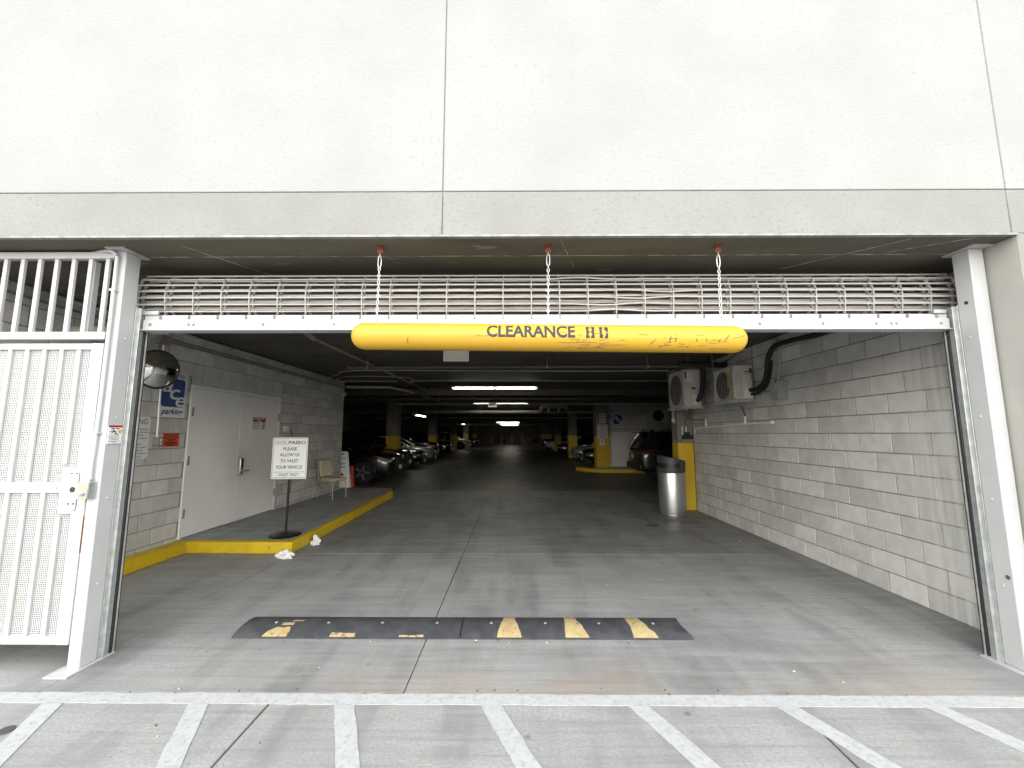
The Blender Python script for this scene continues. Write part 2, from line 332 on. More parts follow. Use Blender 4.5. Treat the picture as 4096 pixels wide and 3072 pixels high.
# painted hatch on the pavement
def paint(name, poly, z=0.0045):
    out = []
    for (x0, y0), (x1, y1) in zip(poly, poly[1:] + poly[:1]):
        L_ = math.hypot(x1 - x0, y1 - y0); n = max(1, int(min(L_, 14) / 0.07)); nx, ny = -(y1 - y0) / L_, (x1 - x0) / L_
        if L_ > 14: out.append((x0, y0)); continue
        for i in range(n):
            j = 0.0 if i == 0 else random.uniform(-0.0035, 0.0035); out.append((x0 + (x1 - x0) * i / n + nx * j, y0 + (y1 - y0) * i / n + ny * j))
    return MB().prism(out, z - 0.0035, z, 'xy').build(name, line_m, sw)
paint('painted_line', [(-6.9, 2.695), (6.9, 2.69), (6.9, 2.794), (-6.9, 2.794)])
for i in range(-3, 9):
    x0 = -2.86 + 0.885 * i
    yb = 0.9
    paint('painted_stripe', [(x0 + 0.45 * (2.70 - yb), yb), (x0 + 0.122 + 0.45 * (2.70 - yb), yb), (x0 + 0.122, 2.688), (x0, 2.688)], 0.0045)
# garage floor: slabs with real joints
gf = MB().bb(-11, 11, FAC - 0.03, 66, -0.058, -0.014).build('garage_floor', joint_m, kind='structure')
jt = [(-11, -3.024), (-3.018, -0.708), (-0.698, 1.9), (1.91, 11)]
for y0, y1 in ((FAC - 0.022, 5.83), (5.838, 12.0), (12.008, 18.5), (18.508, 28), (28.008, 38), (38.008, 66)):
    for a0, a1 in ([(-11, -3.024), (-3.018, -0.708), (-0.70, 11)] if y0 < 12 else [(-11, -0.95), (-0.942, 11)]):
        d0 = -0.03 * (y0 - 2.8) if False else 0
        MB().bb(a0, a1, y0, y1, -0.05, 0.0).build('floor_slab', floor_m if y0 < 5 else floor_in if y0 < 11 else floor_far, gf, bevel=0.003)  # slab colour steps darker from the entrance inwards
# raised walkway with yellow kerb
wk = MB().prism([(XL, 5.92), (-3.14, 5.92), (-3.21, 10.72), (-3.45, 11.35), (XL, 11.6)], 0.0, 0.148, 'xy').build('raised_walkway', deck_m, kind='structure', bevel=0.004)
kp = [((-4.485, 3.25), (-4.49, 5.82)), ((-4.49, 5.82), (-3.03, 5.80)), ((-3.03, 5.80), (-3.11, 10.75)), ((-3.11, 10.75), (-3.36, 11.4))]
def kerb_seg(p, q, inner, nm, lab=None):
    MB().prism([p, q, inner[1], inner[0]], 0.0, 0.154, 'xy').build(nm, kerb_y, wk, bevel=0.012)
kerb_seg((-4.485, 3.25), (-4.492, 5.82), ((XL, 3.25), (XL, 5.82)), 'kerb')
kerb_seg((-4.492, 5.82), (-3.03, 5.80), ((XL, 5.93), (-3.125, 5.925)), 'kerb')
kerb_seg((-3.03, 5.80), (-3.112, 10.75), ((-3.125, 5.925), (-3.215, 10.73)), 'kerb')
kerb_seg((-3.112, 10.75), (-3.36, 11.42), ((-3.215, 10.73), (-3.455, 11.36)), 'kerb')
MB().prism([(XL, 5.82), (-4.492, 5.82), (XL, 5.93)], 0, 0.153).build('kerb', kerb_y, wk)

# ------------------------------------------------------------------ building front
bd = thing('garage_building', 'white stucco building front above the wide garage opening', 'building', (0, FAC, 0))
def fp(name, x0, x1, z0, z1, m): return MB().bb(x0, x1, 0.0, 0.30, z0, z1).build(name, m, bd, bevel=0.006)
g = 0.0022
for x0, x1 in ((-12, -4.68), (-4.68, -0.527), (-0.527, 3.562), (3.562, 12)):
    fp('stucco_panel', x0 + g, x1 - g, 3.385 + g, 9.0, stucco)
for x0, x1 in ((-12, -0.527), (-0.527, 3.60)): fp('lintel_panel', x0 + g, x1 - (g if x1 < 0 else 0.041), 3.05, 3.385 - g, stucco_band)
MB().bb(3.602, 12, 0.0, 0.30, 0.0, 3.05).build('stucco_panel', stucco_band, bd, bevel=0.006)
MB().bb(3.562 + g, 12, 0.0, 0.30, 3.05, 3.385 - g).build('lintel_panel', stucco_band, bd, bevel=0.006)
MB().bb(-12, XL - 0.002, 0.0, 0.30, 0.0, 3.04).build('stucco_panel', stucco, bd, bevel=0.006)
MB().bb(-12, 12, 0.012, 0.28, 3.06, 9.0).build('reveal_backing', sealant, bd)
MB().bb(3.5995, 3.605, 0.004, 0.31, 0.0, 3.035).build('jamb', jamb_m, bd)
MB().bb(-4.70, 3.60, -0.004, 0.03, CEIL - 0.004, 3.052).build('drip_edge', galv_d, bd)
# ceiling slab
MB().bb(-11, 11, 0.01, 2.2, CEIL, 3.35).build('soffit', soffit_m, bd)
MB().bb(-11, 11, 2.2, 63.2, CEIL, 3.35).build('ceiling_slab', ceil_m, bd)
for pts in ([(-4.6, 0.345), (3.55, 0.325)], [(-2.55, 0.1), (-1.55, 1.9)], [(0.33, 0.04), (0.5, 0.55)], [(2.9, 0.30), (3.4, 0.02)], [(2.3, 0.62), (2.9, 0.06)], [(-4.6, 1.25), (3.6, 1.22)]):
    MB().tube([(pts[0][0], pts[0][1], CEIL), (pts[1][0], pts[1][1], CEIL)], 0.0035, 5).build('form_line', soffit_line, bd)
# ceiling joists further in
for y in (13.2, 16.2, 20.5, 24.0, 28.3, 33.0, 37.8, 43, 47.5, 52, 56.8):
    MB().bb(-11, 11, y - FAC, y - FAC + 0.35, 2.84, CEIL - 0.001).build('ceiling_beam', ceil_m, bd)

# ------------------------------------------------------------------ concrete block walls
CH, CL, J = 0.2032, 0.4064, 0.0118
bcache = {}
def block_mesh(w, h):
    k = (round(w, 3), round(h, 3))
    if k not in bcache:
        c, d = 0.0035, 0.06
        x, z = w / 2, h / 2
        vs = [(-x, d, -z), (x, d, -z), (x, d, z), (-x, d, z), (-x, c, -z), (x, c, -z), (x, c, z), (-x, c, z), (-x + c, 0, -z + c), (x - c, 0, -z + c), (x - c, 0, z - c), (-x + c, 0, z - c)]
        fs = [(8, 9, 10, 11)] + [(4 + i, 4 + (i + 1) % 4, 8 + (i + 1) % 4, 8 + i) for i in range(4)] + [(i, (i + 1) % 4, 4 + (i + 1) % 4, 4 + i) for i in range(4)]
        bcache[k] = MB().add(vs, fs).mesh('block', block_m, 0)
    return bcache[k]
def place_block(root, x0, x1, z0, z1):
    w, h = x1 - x0 - J, z1 - z0 - J
    if w < 0.03 or h < 0.03: return
    o = link('block', block_mesh(w, h), root); o.location = ((x0 + x1) / 2, random.uniform(-0.0015, 0.0015), (z0 + z1) / 2)
def block_wall(name, label, loc, rz, length, z0, z1, off, opening=None, thick=0.19):
    root = thing(name, label, 'wall', loc, rz)
    mb = MB()
    if opening:
        a0, a1, oz = opening
        mb.bb(0, a0, 0.0085, thick, z0, z1); mb.bb(a1, length, 0.0085, thick, z0, z1); mb.bb(a0, a1, 0.0085, thick, oz, z1)
    else: mb.bb(0, length, 0.0085, thick, z0, z1)
    mb.build('mortar', mortar_m, root)
    k = 0; z = z0
    while z < z1 - 0.02:
        zt = min(z1, (math.floor(z / CH + 1e-6) + 1) * CH)
        row = round(z / CH)
        x = (off + (CL / 2 if row % 2 else 0)) % CL - CL
        while x < length:
            xa, xb = max(0, x), min(length, x + CL)
            if opening and z < opening[2] + 0.31 - 0.02:
                a0, a1, oz = opening
                segs = []
                if xa < a0: segs.append((xa, min(xb, a0)))
                if xb > a1: segs.append((max(xa, a1), xb))
                for s0, s1 in segs: place_block(root, s0, s1, z, zt)
            else: place_block(root, xa, xb, z, zt)
            x += CL
        z = zt
    if opening:
        a0, a1, oz = opening; nb = round((a1 - a0) / CH); w = (a1 - a0) / nb
        for i in range(nb): place_block(root, a0 + i * w, a0 + (i + 1) * w, oz, 2.642)
    return root
lw = block_wall('concrete_block_wall', 'grey block wall on the left with the double door in it', (XL, 2.99, 0), R(90), 11.24 - 2.99, 0.0, CEIL, 0.24, (5.90 - 2.99, 8.20 - 2.99, 2.335))
rw = block_wall('concrete_block_wall', 'grey block wall on the right behind the two air conditioners', (XR, 9.02, 0), R(-90), 9.02 - 3.13, 0.0, CEIL, 9.02 - 5.31)
fw = block_wall('concrete_block_wall', 'dim block wall at the back right with the white panel on it', (4.17, 18.62, 0), 0, 4.3, 0.0, CEIL, 0.3)
ew = block_wall('concrete_block_wall', 'end face of the left block wall beside the camera', (-6.9, 11.24, 0), R(180), 0.1, 0.0, CEIL, 0.1) if False else None
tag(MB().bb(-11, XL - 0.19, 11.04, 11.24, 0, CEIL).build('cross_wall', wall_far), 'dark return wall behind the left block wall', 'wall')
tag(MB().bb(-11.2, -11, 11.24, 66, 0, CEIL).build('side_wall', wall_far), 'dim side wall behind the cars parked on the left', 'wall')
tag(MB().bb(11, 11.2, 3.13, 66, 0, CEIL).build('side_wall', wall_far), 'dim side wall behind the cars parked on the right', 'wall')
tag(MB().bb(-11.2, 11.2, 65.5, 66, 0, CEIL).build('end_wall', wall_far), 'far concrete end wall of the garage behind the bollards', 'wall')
tag(MB().bb(-9.5, -5.9, 32.8, 33.1, 0, CEIL).build('cross_wall', wall_far), 'brown partition wall between the second and third left columns', 'wall')
tag(MB().bb(XR + 0.195, 11, 8.9, 9.1, 0, CEIL).build('cross_wall', wall_far), 'return wall behind the right block wall by the bin', 'wall')

# ------------------------------------------------------------------ columns
def column(x0, x1, y0, y1, zy, label):
    root = thing('concrete_column', label, 'column', ((x0 + x1) / 2, (y0 + y1) / 2, 0), group='yellow-footed columns')
    w, d = x1 - x0, y1 - y0
    MB().bb(-w / 2, w / 2, -d / 2, d / 2, zy, CEIL - 0.002).build('shaft', conc_col, root, bevel=0.012)
    MB().bb(-w / 2 - 0.002, w / 2 + 0.002, -d / 2 - 0.002, d / 2 + 0.002, 0.0, zy).build('painted_base', col_y, root, bevel=0.012)
    return root
column(3.525, 3.858, 9.025, 9.36, 1.425, 'near right column with yellow base behind the steel bin')
column(3.585, 4.165, 18.3, 18.95, 1.49, 'right column carrying the valet signs above yellow kerb')
column(3.60, 4.19, 28.0, 28.6, 1.5, 'second right column beyond the valet sign column')
column(3.60, 4.19, 37.5, 38.1, 1.5, 'third right column beyond the valet sign column')
column(3.60, 4.19, 47.0, 47.6, 1.5, 'fourth right column beyond the valet sign column')
column(3.60, 4.19, 56.5, 57.1, 1.5, 'last right column near the end wall')
column(-5.75, -5.23, 18.5, 19.0, 1.5, 'nearest left column behind the two black cars')
column(-5.86, -5.30, 28.0, 28.6, 1.5, 'second left column behind the tall black car')
column(-5.86, -5.30, 37.5, 38.1, 1.5, 'third left column in front of the white car')
column(-5.86, -5.30, 47.0, 47.6, 1.5, 'fourth left column behind the white car')
column(-5.86, -5.30, 56.5, 57.1, 1.5, 'last left column near the end wall')

# ------------------------------------------------------------------ steel posts and door guides
def post(name, label, x0, x1, sgn):
    """x0..x1 tube; sgn +1 when the opening lies towards +x"""
    root = thing(name, label, 'post', ((x0 + x1) / 2, 3.035, 0), group='white steel door posts')
    w = (x1 - x0) / 2
    MB().bb(-w, w, 0.0, 0.125, 0.012, CEIL - 0.012).build('tube', white_p, root, bevel=0.006)
    MB().bb(-w - 0.05, w + 0.02, -0.10, 0.24, 0.0, 0.012).build('base_plate', white_p, root, bevel=0.002)
    MB().bb(-w - 0.03, w + 0.03, -0.06, 0.17, CEIL - 0.012, CEIL - 0.001).build('top_plate', white_p, root)
    s = sgn * w
    a = MB(); a.bb(min(s * 0.2, s + sgn * 0.004), max(s * 0.2, s + sgn * 0.004), 0.125, 0.205, 0.01, 2.62)
    a.bb(min(s, s + sgn * 0.02), max(s, s + sgn * 0.02), 0.15, 0.156, 0.01, 2.62)
    a.build('guide_angle', galv, root, bevel=0.002)
    MB().bb(min(s * 0.6, s + sgn * 0.012), max(s * 0.6, s + sgn * 0.012), 0.206, 0.25, 0.005, 2.5).build('guide_channel', rubber, root, bevel=0.003)
    MB().tube([(s + sgn * 0.012, 0.232, 0.01), (s + sgn * 0.012, 0.232, 2.45)], 0.007, 8).build('guide_strip', galv_d, root)
    for z in (0.55, 1.15, 1.75, 2.35): MB().lathe([(0.011, 0), (0.008, 0.004)], 10).build('bolt_head', white_p, root).matrix_local = Matrix.Translation((s + sgn * 0.0005, 0.07, z)) @ Matrix.Rotation(sgn * R(90), 4, 'Y')
    return root
pl = post('door_post', 'white steel post left of the opening between gate and roller grille', -3.095, -3.008, 1)
pr = post('door_post', 'white steel post right of the opening against the beige jamb', 3.468, 3.578, -1)
MB().lathe([(0.013, 0), (0.013, 0.003)], 12).build('bolt_hole', black, pr).matrix_local = Matrix.Translation((-0.057, 0.06, 2.62)) @ Matrix.Rotation(R(-90), 4, 'Y')
MB().lathe([(0.012, 0), (0.016, 0.002), (0.006, 0.004)], 7).build('paint_chip', dead_l, pr).matrix_local = Matrix.Translation((-0.057, 0.03, 0.62)) @ Matrix.Rotation(R(-90), 4, 'Y')
# conduit on the left post
cd = tag(MB().tube(smooth_path([(-3.30, 3.06, 3.022), (-3.13, 3.015, 3.022), (-3.065, 3.012, 2.98), (-3.056, 3.014, 2.86), (-3.056, 3.016, 1.9), (-3.066, 3.014, 1.35), (-3.055, 3.014, 1.30)], 6), 0.0135, 10).build('conduit', white_p), 'white painted conduit running down the left steel post', 'conduit')
for z in (2.70, 1.62): MB().bb(-3.076, -3.036, 2.998, 3.034, z, z + 0.016).build('strap', white_p, cd)
kb = thing('key_switch_box', 'small metal key switch box on the left steel post', 'switch', (-3.066, 2.985, 1.16))
MB().bb(-0.037, 0.037, -0.01, 0.048, 0, 0.118).build('box', galv, kb, bevel=0.003)
MB().bb(-0.037, 0.037, -0.016, -0.0105, 0.0, 0.118).build('cover', M('brass_cover', (0.40, 0.36, 0.30), 0.4, 0.6), kb, bevel=0.002)
MB().lathe([(0.017, 0), (0.017, 0.012), (0.008, 0.013), (0.008, 0.02)], 14).build('key_barrel', steel, kb).matrix_local = Matrix.Translation((0.0, -0.016, 0.042)) @ Matrix.Rotation(R(90), 4, 'X')
MB().lathe([(0.017, 0), (0.017, 0.006), (0.014, 0.007), (0.014, 0.014), (0.017, 0.015), (0.017, 0.02)], 12, (0.005, 0.02, 0.118)).build('conduit_hub', galv, kb)
# pinch warning sticker on the left post
st = thing('warning_sticker', 'white pinch hazard sticker with red top on the left post', 'sticker', (-3.006, 3.10, 1.615), R(90))
MB().bb(-0.055, 0.055, -0.003, 0, -0.07, 0.07).build('panel', sign_w, st)
MB().bb(-0.055, 0.055, -0.0042, -0.003, 0.055, 0.07).build('red_strip', sign_r, st)
MB().bb(-0.034, -0.006, -0.0042, -0.003, 0.043, 0.050).bb(0.002, 0.028, -0.0042, -0.003, 0.043, 0.050).build('door_symbol', ink, st)
fg = MB()
for p, q, w in (((-0.018, 0.038), (-0.014, 0.030), 0.008), ((-0.014, 0.030), (0.006, 0.020), 0.009), ((-0.012, 0.028), (-0.04, 0.022), 0.005), ((-0.010, 0.026), (-0.03, 0.010), 0.005), ((0.006, 0.020), (0.002, 0.008), 0.007), ((0.002, 0.008), (0.026, 0.0), 0.006), ((-0.01, 0.006), (0.012, 0.006), 0.005)):
    d = Vector((q[0] - p[0], q[1] - p[1])).normalized(); nn = Vector((-d.y, d.x)) * w / 2
    fg.prism([(p[0] + nn.x, p[1] + nn.y), (p[0] - nn.x, p[1] - nn.y), (q[0] - nn.x, q[1] - nn.y), (q[0] + nn.x, q[1] + nn.y)], -0.0044, -0.003, 'xz')
fg.build('falling_figure', ink, st)
MB().prism(arc((0.034, 0.025), 0.016, 0, 345, 16), -0.0046, -0.003, 'xz').build('orange_disc', tan, st)
b = MB()
for i, (w, z) in enumerate(((0.08, -0.008), (0.075, -0.018), (0.08, -0.03), (0.045, -0.037), (0.09, -0.048), (0.03, -0.055))): b.bb(-w / 2 - 0.004, w / 2 - 0.004, -0.0042, -0.003, z - 0.0014, z + 0.0014)
b.bb(-0.055, 0.055, -0.0042, -0.003, -0.07, -0.067).build('small_print', ink_g, st)

# ------------------------------------------------------------------ pedestrian gate and transom
gt = thing('pedestrian_gate', 'white perforated metal gate with vertical bars at the left edge', 'gate', (-3.10, 3.05, 0.0))
X0 = -1.02
MB().bb(-0.09, 0.0, -0.02, 0.03, 0.168, 2.30).build('stile', white_p, gt, bevel=0.003)
MB().bb(X0 - 0.09, X0, -0.02, 0.03, 0.168, 2.30).build('stile', white_p, gt, bevel=0.003)
MB().bb(X0, -0.0905, -0.02, 0.03, 2.252, 2.298).build('rail', white_p, gt, bevel=0.003)
MB().bb(X0, -0.0905, -0.02, 0.03, 0.17, 0.224).build('rail', white_p, gt, bevel=0.003)
MB().bb(X0, -0.1895, -0.02, 0.03, 1.198, 1.272).build('rail', white_p, gt, bevel=0.003)
for i in range(7):
    x = -0.188 - 0.1305 * i
    if i == 0: spans = ((1.40, 2.2515), (0.2245, 1.028))
    else: spans = ((1.2725, 2.2515), (0.2245, 1.1975))
    for z0, z1 in spans: MB().bb(x - 0.015, x + 0.015, -0.016, 0.0, z0, z1).build('bar', white_p, gt, bevel=0.002)
pf = MB(); pit, th_ = 0.0126, 0.0044
x = X0
while x < -0.09: pf.bb(x, x + th_, 0.0005, 0.003, 0.2245, 2.252); x += pit
z = 0.225
while z < 2.252: pf.bb(X0, -0.09, 0.0, 0.0035, z, z + th_); z += pit
pf.build('perforated_sheet', white_p, gt, smooth=0)
MB().bb(-0.189, -0.088, -0.024, 0.028, 1.052, 1.369).build('lock_housing', white_p, gt, bevel=0.003)
lp = MB().prism(rrect(-0.126, -0.057, 1.074, 1.347, 0.018), -0.0285, -0.0245, 'xz').build('lock_plate', galv, gt, bevel=0.001)
for dx, dz, r in ((0, 0.0, 0.021), (-0.017, 0.115, 0.0065), (0.018, 0.115, 0.0065), (-0.018, -0.1, 0.0065), (0.018, -0.1, 0.0065)):
    MB().lathe([(r, 0), (r, 0.001)], 14).build('hole', black, lp).matrix_local = Matrix.Translation((-0.0915 + dx, -0.0288, 1.222 + dz)) @ Matrix.Rotation(R(90), 4, 'X')
MB().bb(-0.235, -0.215, -0.026, -0.0205, 1.222, 1.247).build('screw_patch', white_p, gt, bevel=0.001)
MB().bb(-0.006, 0.003, -0.018, 0.0, 0.78, 1.03).build('rusted_edge', rust_p, gt)
tr = thing('gate_transom', 'white barred panel fixed above the pedestrian gate', 'grille', (-3.10, 3.05, 0.0))
MB().bb(X0 - 0.1, -0.001, -0.02, 0.03, 2.969, 3.022).build('rail', white_p, tr, bevel=0.003)
MB().bb(X0 - 0.1, -0.001, -0.02, 0.03, 2.331, 2.389).build('rail', white_p, tr, bevel=0.003)
for i in range(9):
    x = -0.05 - 0.1325 * i
    MB().bb(x - 0.0155, x + 0.0155, -0.015, 0.006, 2.3895, 2.9685).build('bar', white_p, tr, bevel=0.002)
MB().bb(-0.235, -0.185, 0.03, 0.07, 2.389, 2.969).build('bracing', white_p, tr, bevel=0.002)
eb = tag(MB().bb(-3.36, -3.13, 3.34, 3.45, 2.38, 2.80).build('electrical_box', galv, bevel=0.004), 'grey metal box seen behind the bars above the gate', 'electrical box')
tag(MB().tube([(-4.3, 3.9, 2.62), (-3.35, 3.9, 2.62)], 0.045, 14).build('wall_pipe', pipe_g), 'dusty pipe end seen through the bars above the gate', 'pipe')
tag(MB().tube([(-4.66, 3.1, 2.93), (-4.66, 4.9, 2.90)], 0.012, 8).build('conduit', galv_d), 'thin conduit on the left wall seen through the gate bars', 'conduit')

# ------------------------------------------------------------------ coiled roller grille
GX0, GX1 = -2.99, 3.45
rg = thing('roller_grille', 'coiled metal roller grille above the garage opening', 'roller grille', (0, 3.46, 2.755))
def octp(r, a): return (r * math.cos(R(a)), r * math.sin(R(a)))
CX0, CX1 = -3.10, 3.60
OUT = [(-0.05, 0.215), (-0.13, 0.185), (-0.18, 0.135), (-0.205, 0.08), (-0.213, 0.025), (-0.213, -0.03), (-0.205, -0.085), (-0.195, -0.14), (-0.19, -0.185)]
INN = [(-0.03, 0.175), (-0.10, 0.15), (-0.14, 0.105), (-0.16, 0.052), (-0.165, -0.002), (-0.16, -0.057), (-0.15, -0.11), (-0.125, -0.155), (-0.06, -0.185)]
def wob(x, k, c):
    return 0.013 * math.sin(x * 7 + k * 2.1) * math.exp(-((x - c) / 0.28) ** 2)
DENT = {2: 0.55, 4: 1.15, 5: 1.05, 6: 0.85, 7: 0.80}
for k, (y, z) in enumerate(OUT):
    n = 60
    pts = [(CX0 + (CX1 - CX0) * i / n, y, z + wob(CX0 + (CX1 - CX0) * i / n, k, DENT[k])) for i in range(n + 1)] if k in DENT else [(CX0, y, z), (CX1, y, z)]
    MB().tube(pts, 0.0068, 8).build('rod', alu_rod, rg)
for y, z in INN + [(-0.06, 0.13), (-0.10, 0.078), (-0.118, 0.022), (-0.118, -0.03), (-0.105, -0.083)]: MB().tube([(CX0, y, z), (CX1, y, z)], 0.0065, 8).build('rod', alu_rod, rg)
NL = 30
def strip(pts):
    mb = MB()
    for p, q in zip(pts[:-1], pts[1:]):
        d = Vector((q[0] - p[0], q[1] - p[1])); d.normalize(); nn = Vector((-d.y, d.x)) * 0.011
        mb.prism([(p[0] + nn.x, p[1] + nn.y), (p[0] - nn.x, p[1] - nn.y), (q[0] - nn.x, q[1] - nn.y), (q[0] + nn.x, q[1] + nn.y)], -0.0035, 0.0035, 'yz')
    return mb.mesh('link_strip', link_m, 0)
s1 = strip([OUT[0], OUT[2], OUT[4], OUT[6], (-0.19, -0.17), (-0.245, -0.20), (-0.245, -0.215)]); s2 = strip([INN[0], INN[2], INN[4], INN[6], INN[8]])
for i in range(NL):
    x = CX0 + 0.012 + (CX1 - CX0 - 0.024) * i / (NL - 1)
    o = link('link_strip', s1, rg); o.location.x = x
    o = link('link_strip', s2, rg); o.location.x = x
MB().tube([(CX0 - 0.03, 0.02, 0.0), (CX1 + 0.01, 0.02, 0.0)], 0.085, 20).build('barrel', barrel_m, rg)
for xx in (CX0 - 0.012, CX1 + 0.012):
    MB().prism([octp(0.24, q) for q in range(22, 380, 45)], xx - 0.004, xx + 0.004, 'yz').build('end_bracket', barrel_m, rg)
# bottom bar
bbm = MB(); bbm.bb(GX0, GX1, -0.245, -0.225, -0.305, -0.222); bbm.bb(GX0, GX1, -0.232, -0.17, -0.222, -0.182); bbm.bb(GX0 - 0.03, GX1 + 0.02, -0.262, -0.16, -0.313, -0.306)
bbm.build('bottom_bar', white_p, rg, bevel=0.002)
for x in (-2.93, -2.62, -2.58, -2.02, -1.45, 1.95, 2.45, 2.87, 2.99, 3.03, 3.38):
    MB().lathe([(0.012, 0), (0.012, 0.003), (0.007, 0.007)], 10).build('bolt_head', galv_d, rg).matrix_local = Matrix.Translation((x, -0.245, -0.262)) @ Matrix.Rotation(R(90), 4, 'X')
for s_, x in ((1, GX0), (-1, GX1)):
    MB().bb(min(x - 0.02, x + s_ * 0.12), max(x - 0.02, x + s_ * 0.12), -0.25, -0.235, -0.18, -0.15).build('end_clip', galv, rg)

# ------------------------------------------------------------------ clearance bar on three chains
BY, BR = 2.995, 0.1
cb = thing('clearance_bar', 'yellow hanging clearance bar on three chains in the opening', 'clearance bar', (0.247, BY, 2.327), 0, ry=R(0.62))
HL = 1.457
prof = [(0.0005, -HL)] + [(BR * math.sin(R(q)), -HL + BR - BR * math.cos(R(q))) for q in (15, 30, 45, 60, 75, 90)] + [(BR, HL - BR)] + [(BR * math.cos(R(q)), HL - BR + BR * math.sin(R(q))) for q in (15, 30, 45, 60, 75)] + [(0.0005, HL)]
MB().lathe(prof, 40, mat=Matrix.Rotation(R(90), 4, 'Y')).build('tube', bar_y, cb, smooth=50)
def wrap(me, mat, name, x0, x1, a0, a1):
    bm = bmesh.new(); bm.from_mesh(me)
    xs = [v.co.x for v in bm.verts]; ys = [v.co.y for v in bm.verts]; mx, Mx, my, My = min(xs), max(xs), min(ys), max(ys)
    for i in range(1, 9):
        yy = my + (My - my) * i / 9
        bmesh.ops.bisect_plane(bm, geom=bm.verts[:] + bm.edges[:] + bm.faces[:], plane_co=(0, yy, 0), plane_no=(0, 1, 0))
    for v in bm.verts:
        al = R(a0 + (a1 - a0) * (v.co.y - my) / (My - my)); xx = x0 + (x1 - x0) * (v.co.x - mx) / (Mx - mx)
        v.co = Vector((xx, -(BR + 0.0012) * math.cos(al), (BR + 0.0012) * math.sin(al)))
    bm.to_mesh(me); bm.free(); me.materials.clear(); me.materials.append(mat)
    return link(name, me, cb)
wrap(text_mesh('CLEARANCE', 1, bold=0.03), char_t, 'lettering', -0.45, 0.186, -12, 45)
def stencil(rects):
    mb = MB()
    for x0, x1, y0, y1 in rects: mb.add([(x0, y0, 0), (x1, y0, 0), (x1, y1, 0), (x0, y1, 0)], [(0, 1, 2, 3)])
    return mb.mesh('digit', char_t, 0)
eight = [(0, .42, 0, .2), (0.02, .30, .18, .46), (0.02, .30, .54, .84), (0, .42, .82, 1), (0.08, .42, .40, .60), (.58, 1, 0, .2), (.70, .98, .18, .46), (.70, .98, .54, .84), (.58, 1, .82, 1), (.58, .92, .40, .60)]
zero = [(0, .40, 0, .2), (0, .28, .18, .84), (0, .40, .82, 1), (.60, 1, 0, .2), (.72, 1, .18, .42), (.72, 1, .5, .84), (.60, 1, .82, 1), (.56, .8, .66, .8), (.14, .42, .18, .3)]
wrap(stencil(eight), char_t, 'digit', 0.263, 0.325, -12, 40); wrap(stencil(zero), char_t, 'digit', 0.36, 0.422, -12, 40)
SCR = [(random.uniform(0.0, 1.38), random.uniform(-60, 8), random.uniform(0.015, 0.10), random.uniform(-3, 9)) for _ in range(46)]
for x0, a0, L_, da in SCR + [(0.72, -38, 0.05, 28), (0.86, -30, 0.012, 34), (0.90, -26, 0.01, 20), (1.05, -24, 0.01, 16), (1.12, -22, 0.008, 14), (1.21, -28, 0.014, 20), (1.25, -20, 0.04, 30), (-1.02, -40, 0.004, 26), (-0.55, -8, 0.19, 4), (0.05, -33, 0.25, 3), (0.35, -42, 0.2, 3)]:
    pts = []
    for t in range(7):
        al = R(a0 + da * t / 6 + random.uniform(-1, 1)); xx = x0 + L_ * t / 6
        pts.append((xx, -(BR + 0.0003) * math.cos(al), (BR + 0.0003) * math.sin(al)))
    MB().tube(pts, [q_ * (1.0 if da > 12 else 0.55) for q_ in (0.0008, 0.003, 0.0042, 0.0026, 0.0038, 0.002, 0.0006)], 5).build('scrape', dead_l, cb)
for cx in (-1.28, 0.0, 1.285):
    mb = MB(); z = BR - 0.012; top = CEIL - 2.327 - 0.055 + cx * math.sin(R(0.62)); i = 0
    def ringpts(zc, hl, hw, flip):
        out = []
        for k in range(14):
            t = 2 * math.pi * k / 14; u_, w_ = hw * math.cos(t), hl * math.sin(t) + (hl - hw) * 0.2 * math.copysign(1, math.sin(t))
            out.append((cx + (u_ if not flip else 0), (u_ if flip else 0), zc + w_))
        return out
    while z < top - 0.12:
        mb.tube(ringpts(z + 0.015, 0.0155, 0.0085, i % 2), 0.0028, 6, True); z += 0.0262; i += 1
    mb.tube(ringpts(z + 0.045, 0.045, 0.012, 0), 0.004, 6, True); mb.tube(ringpts(z + 0.095, 0.014, 0.009, 1), 0.0032, 6, True)
    mb.tube([(cx, 0, z + 0.1), (cx, 0, top + 0.02)], 0.004, 6)
    mb.build('chain', chain_m, cb)
    br = MB(); br.bb(cx - 0.025, cx + 0.025, -0.02, 0.02, top + 0.041, top + 0.053); br.prism(rrect(cx - 0.022, cx + 0.022, top, top + 0.041, 0.014), -0.004, 0.004, 'xz')
    br.build('ceiling_bracket', rust_p, cb)
tag(MB().bb(-1.06, -0.68, 6.0, 6.03, 2.68, 2.95).build('hanging_panel', M('panel_beige', (0.62, 0.60, 0.53), 0.6), bevel=0.008), 'blank beige panel hanging from the ceiling behind the yellow bar', 'panel')

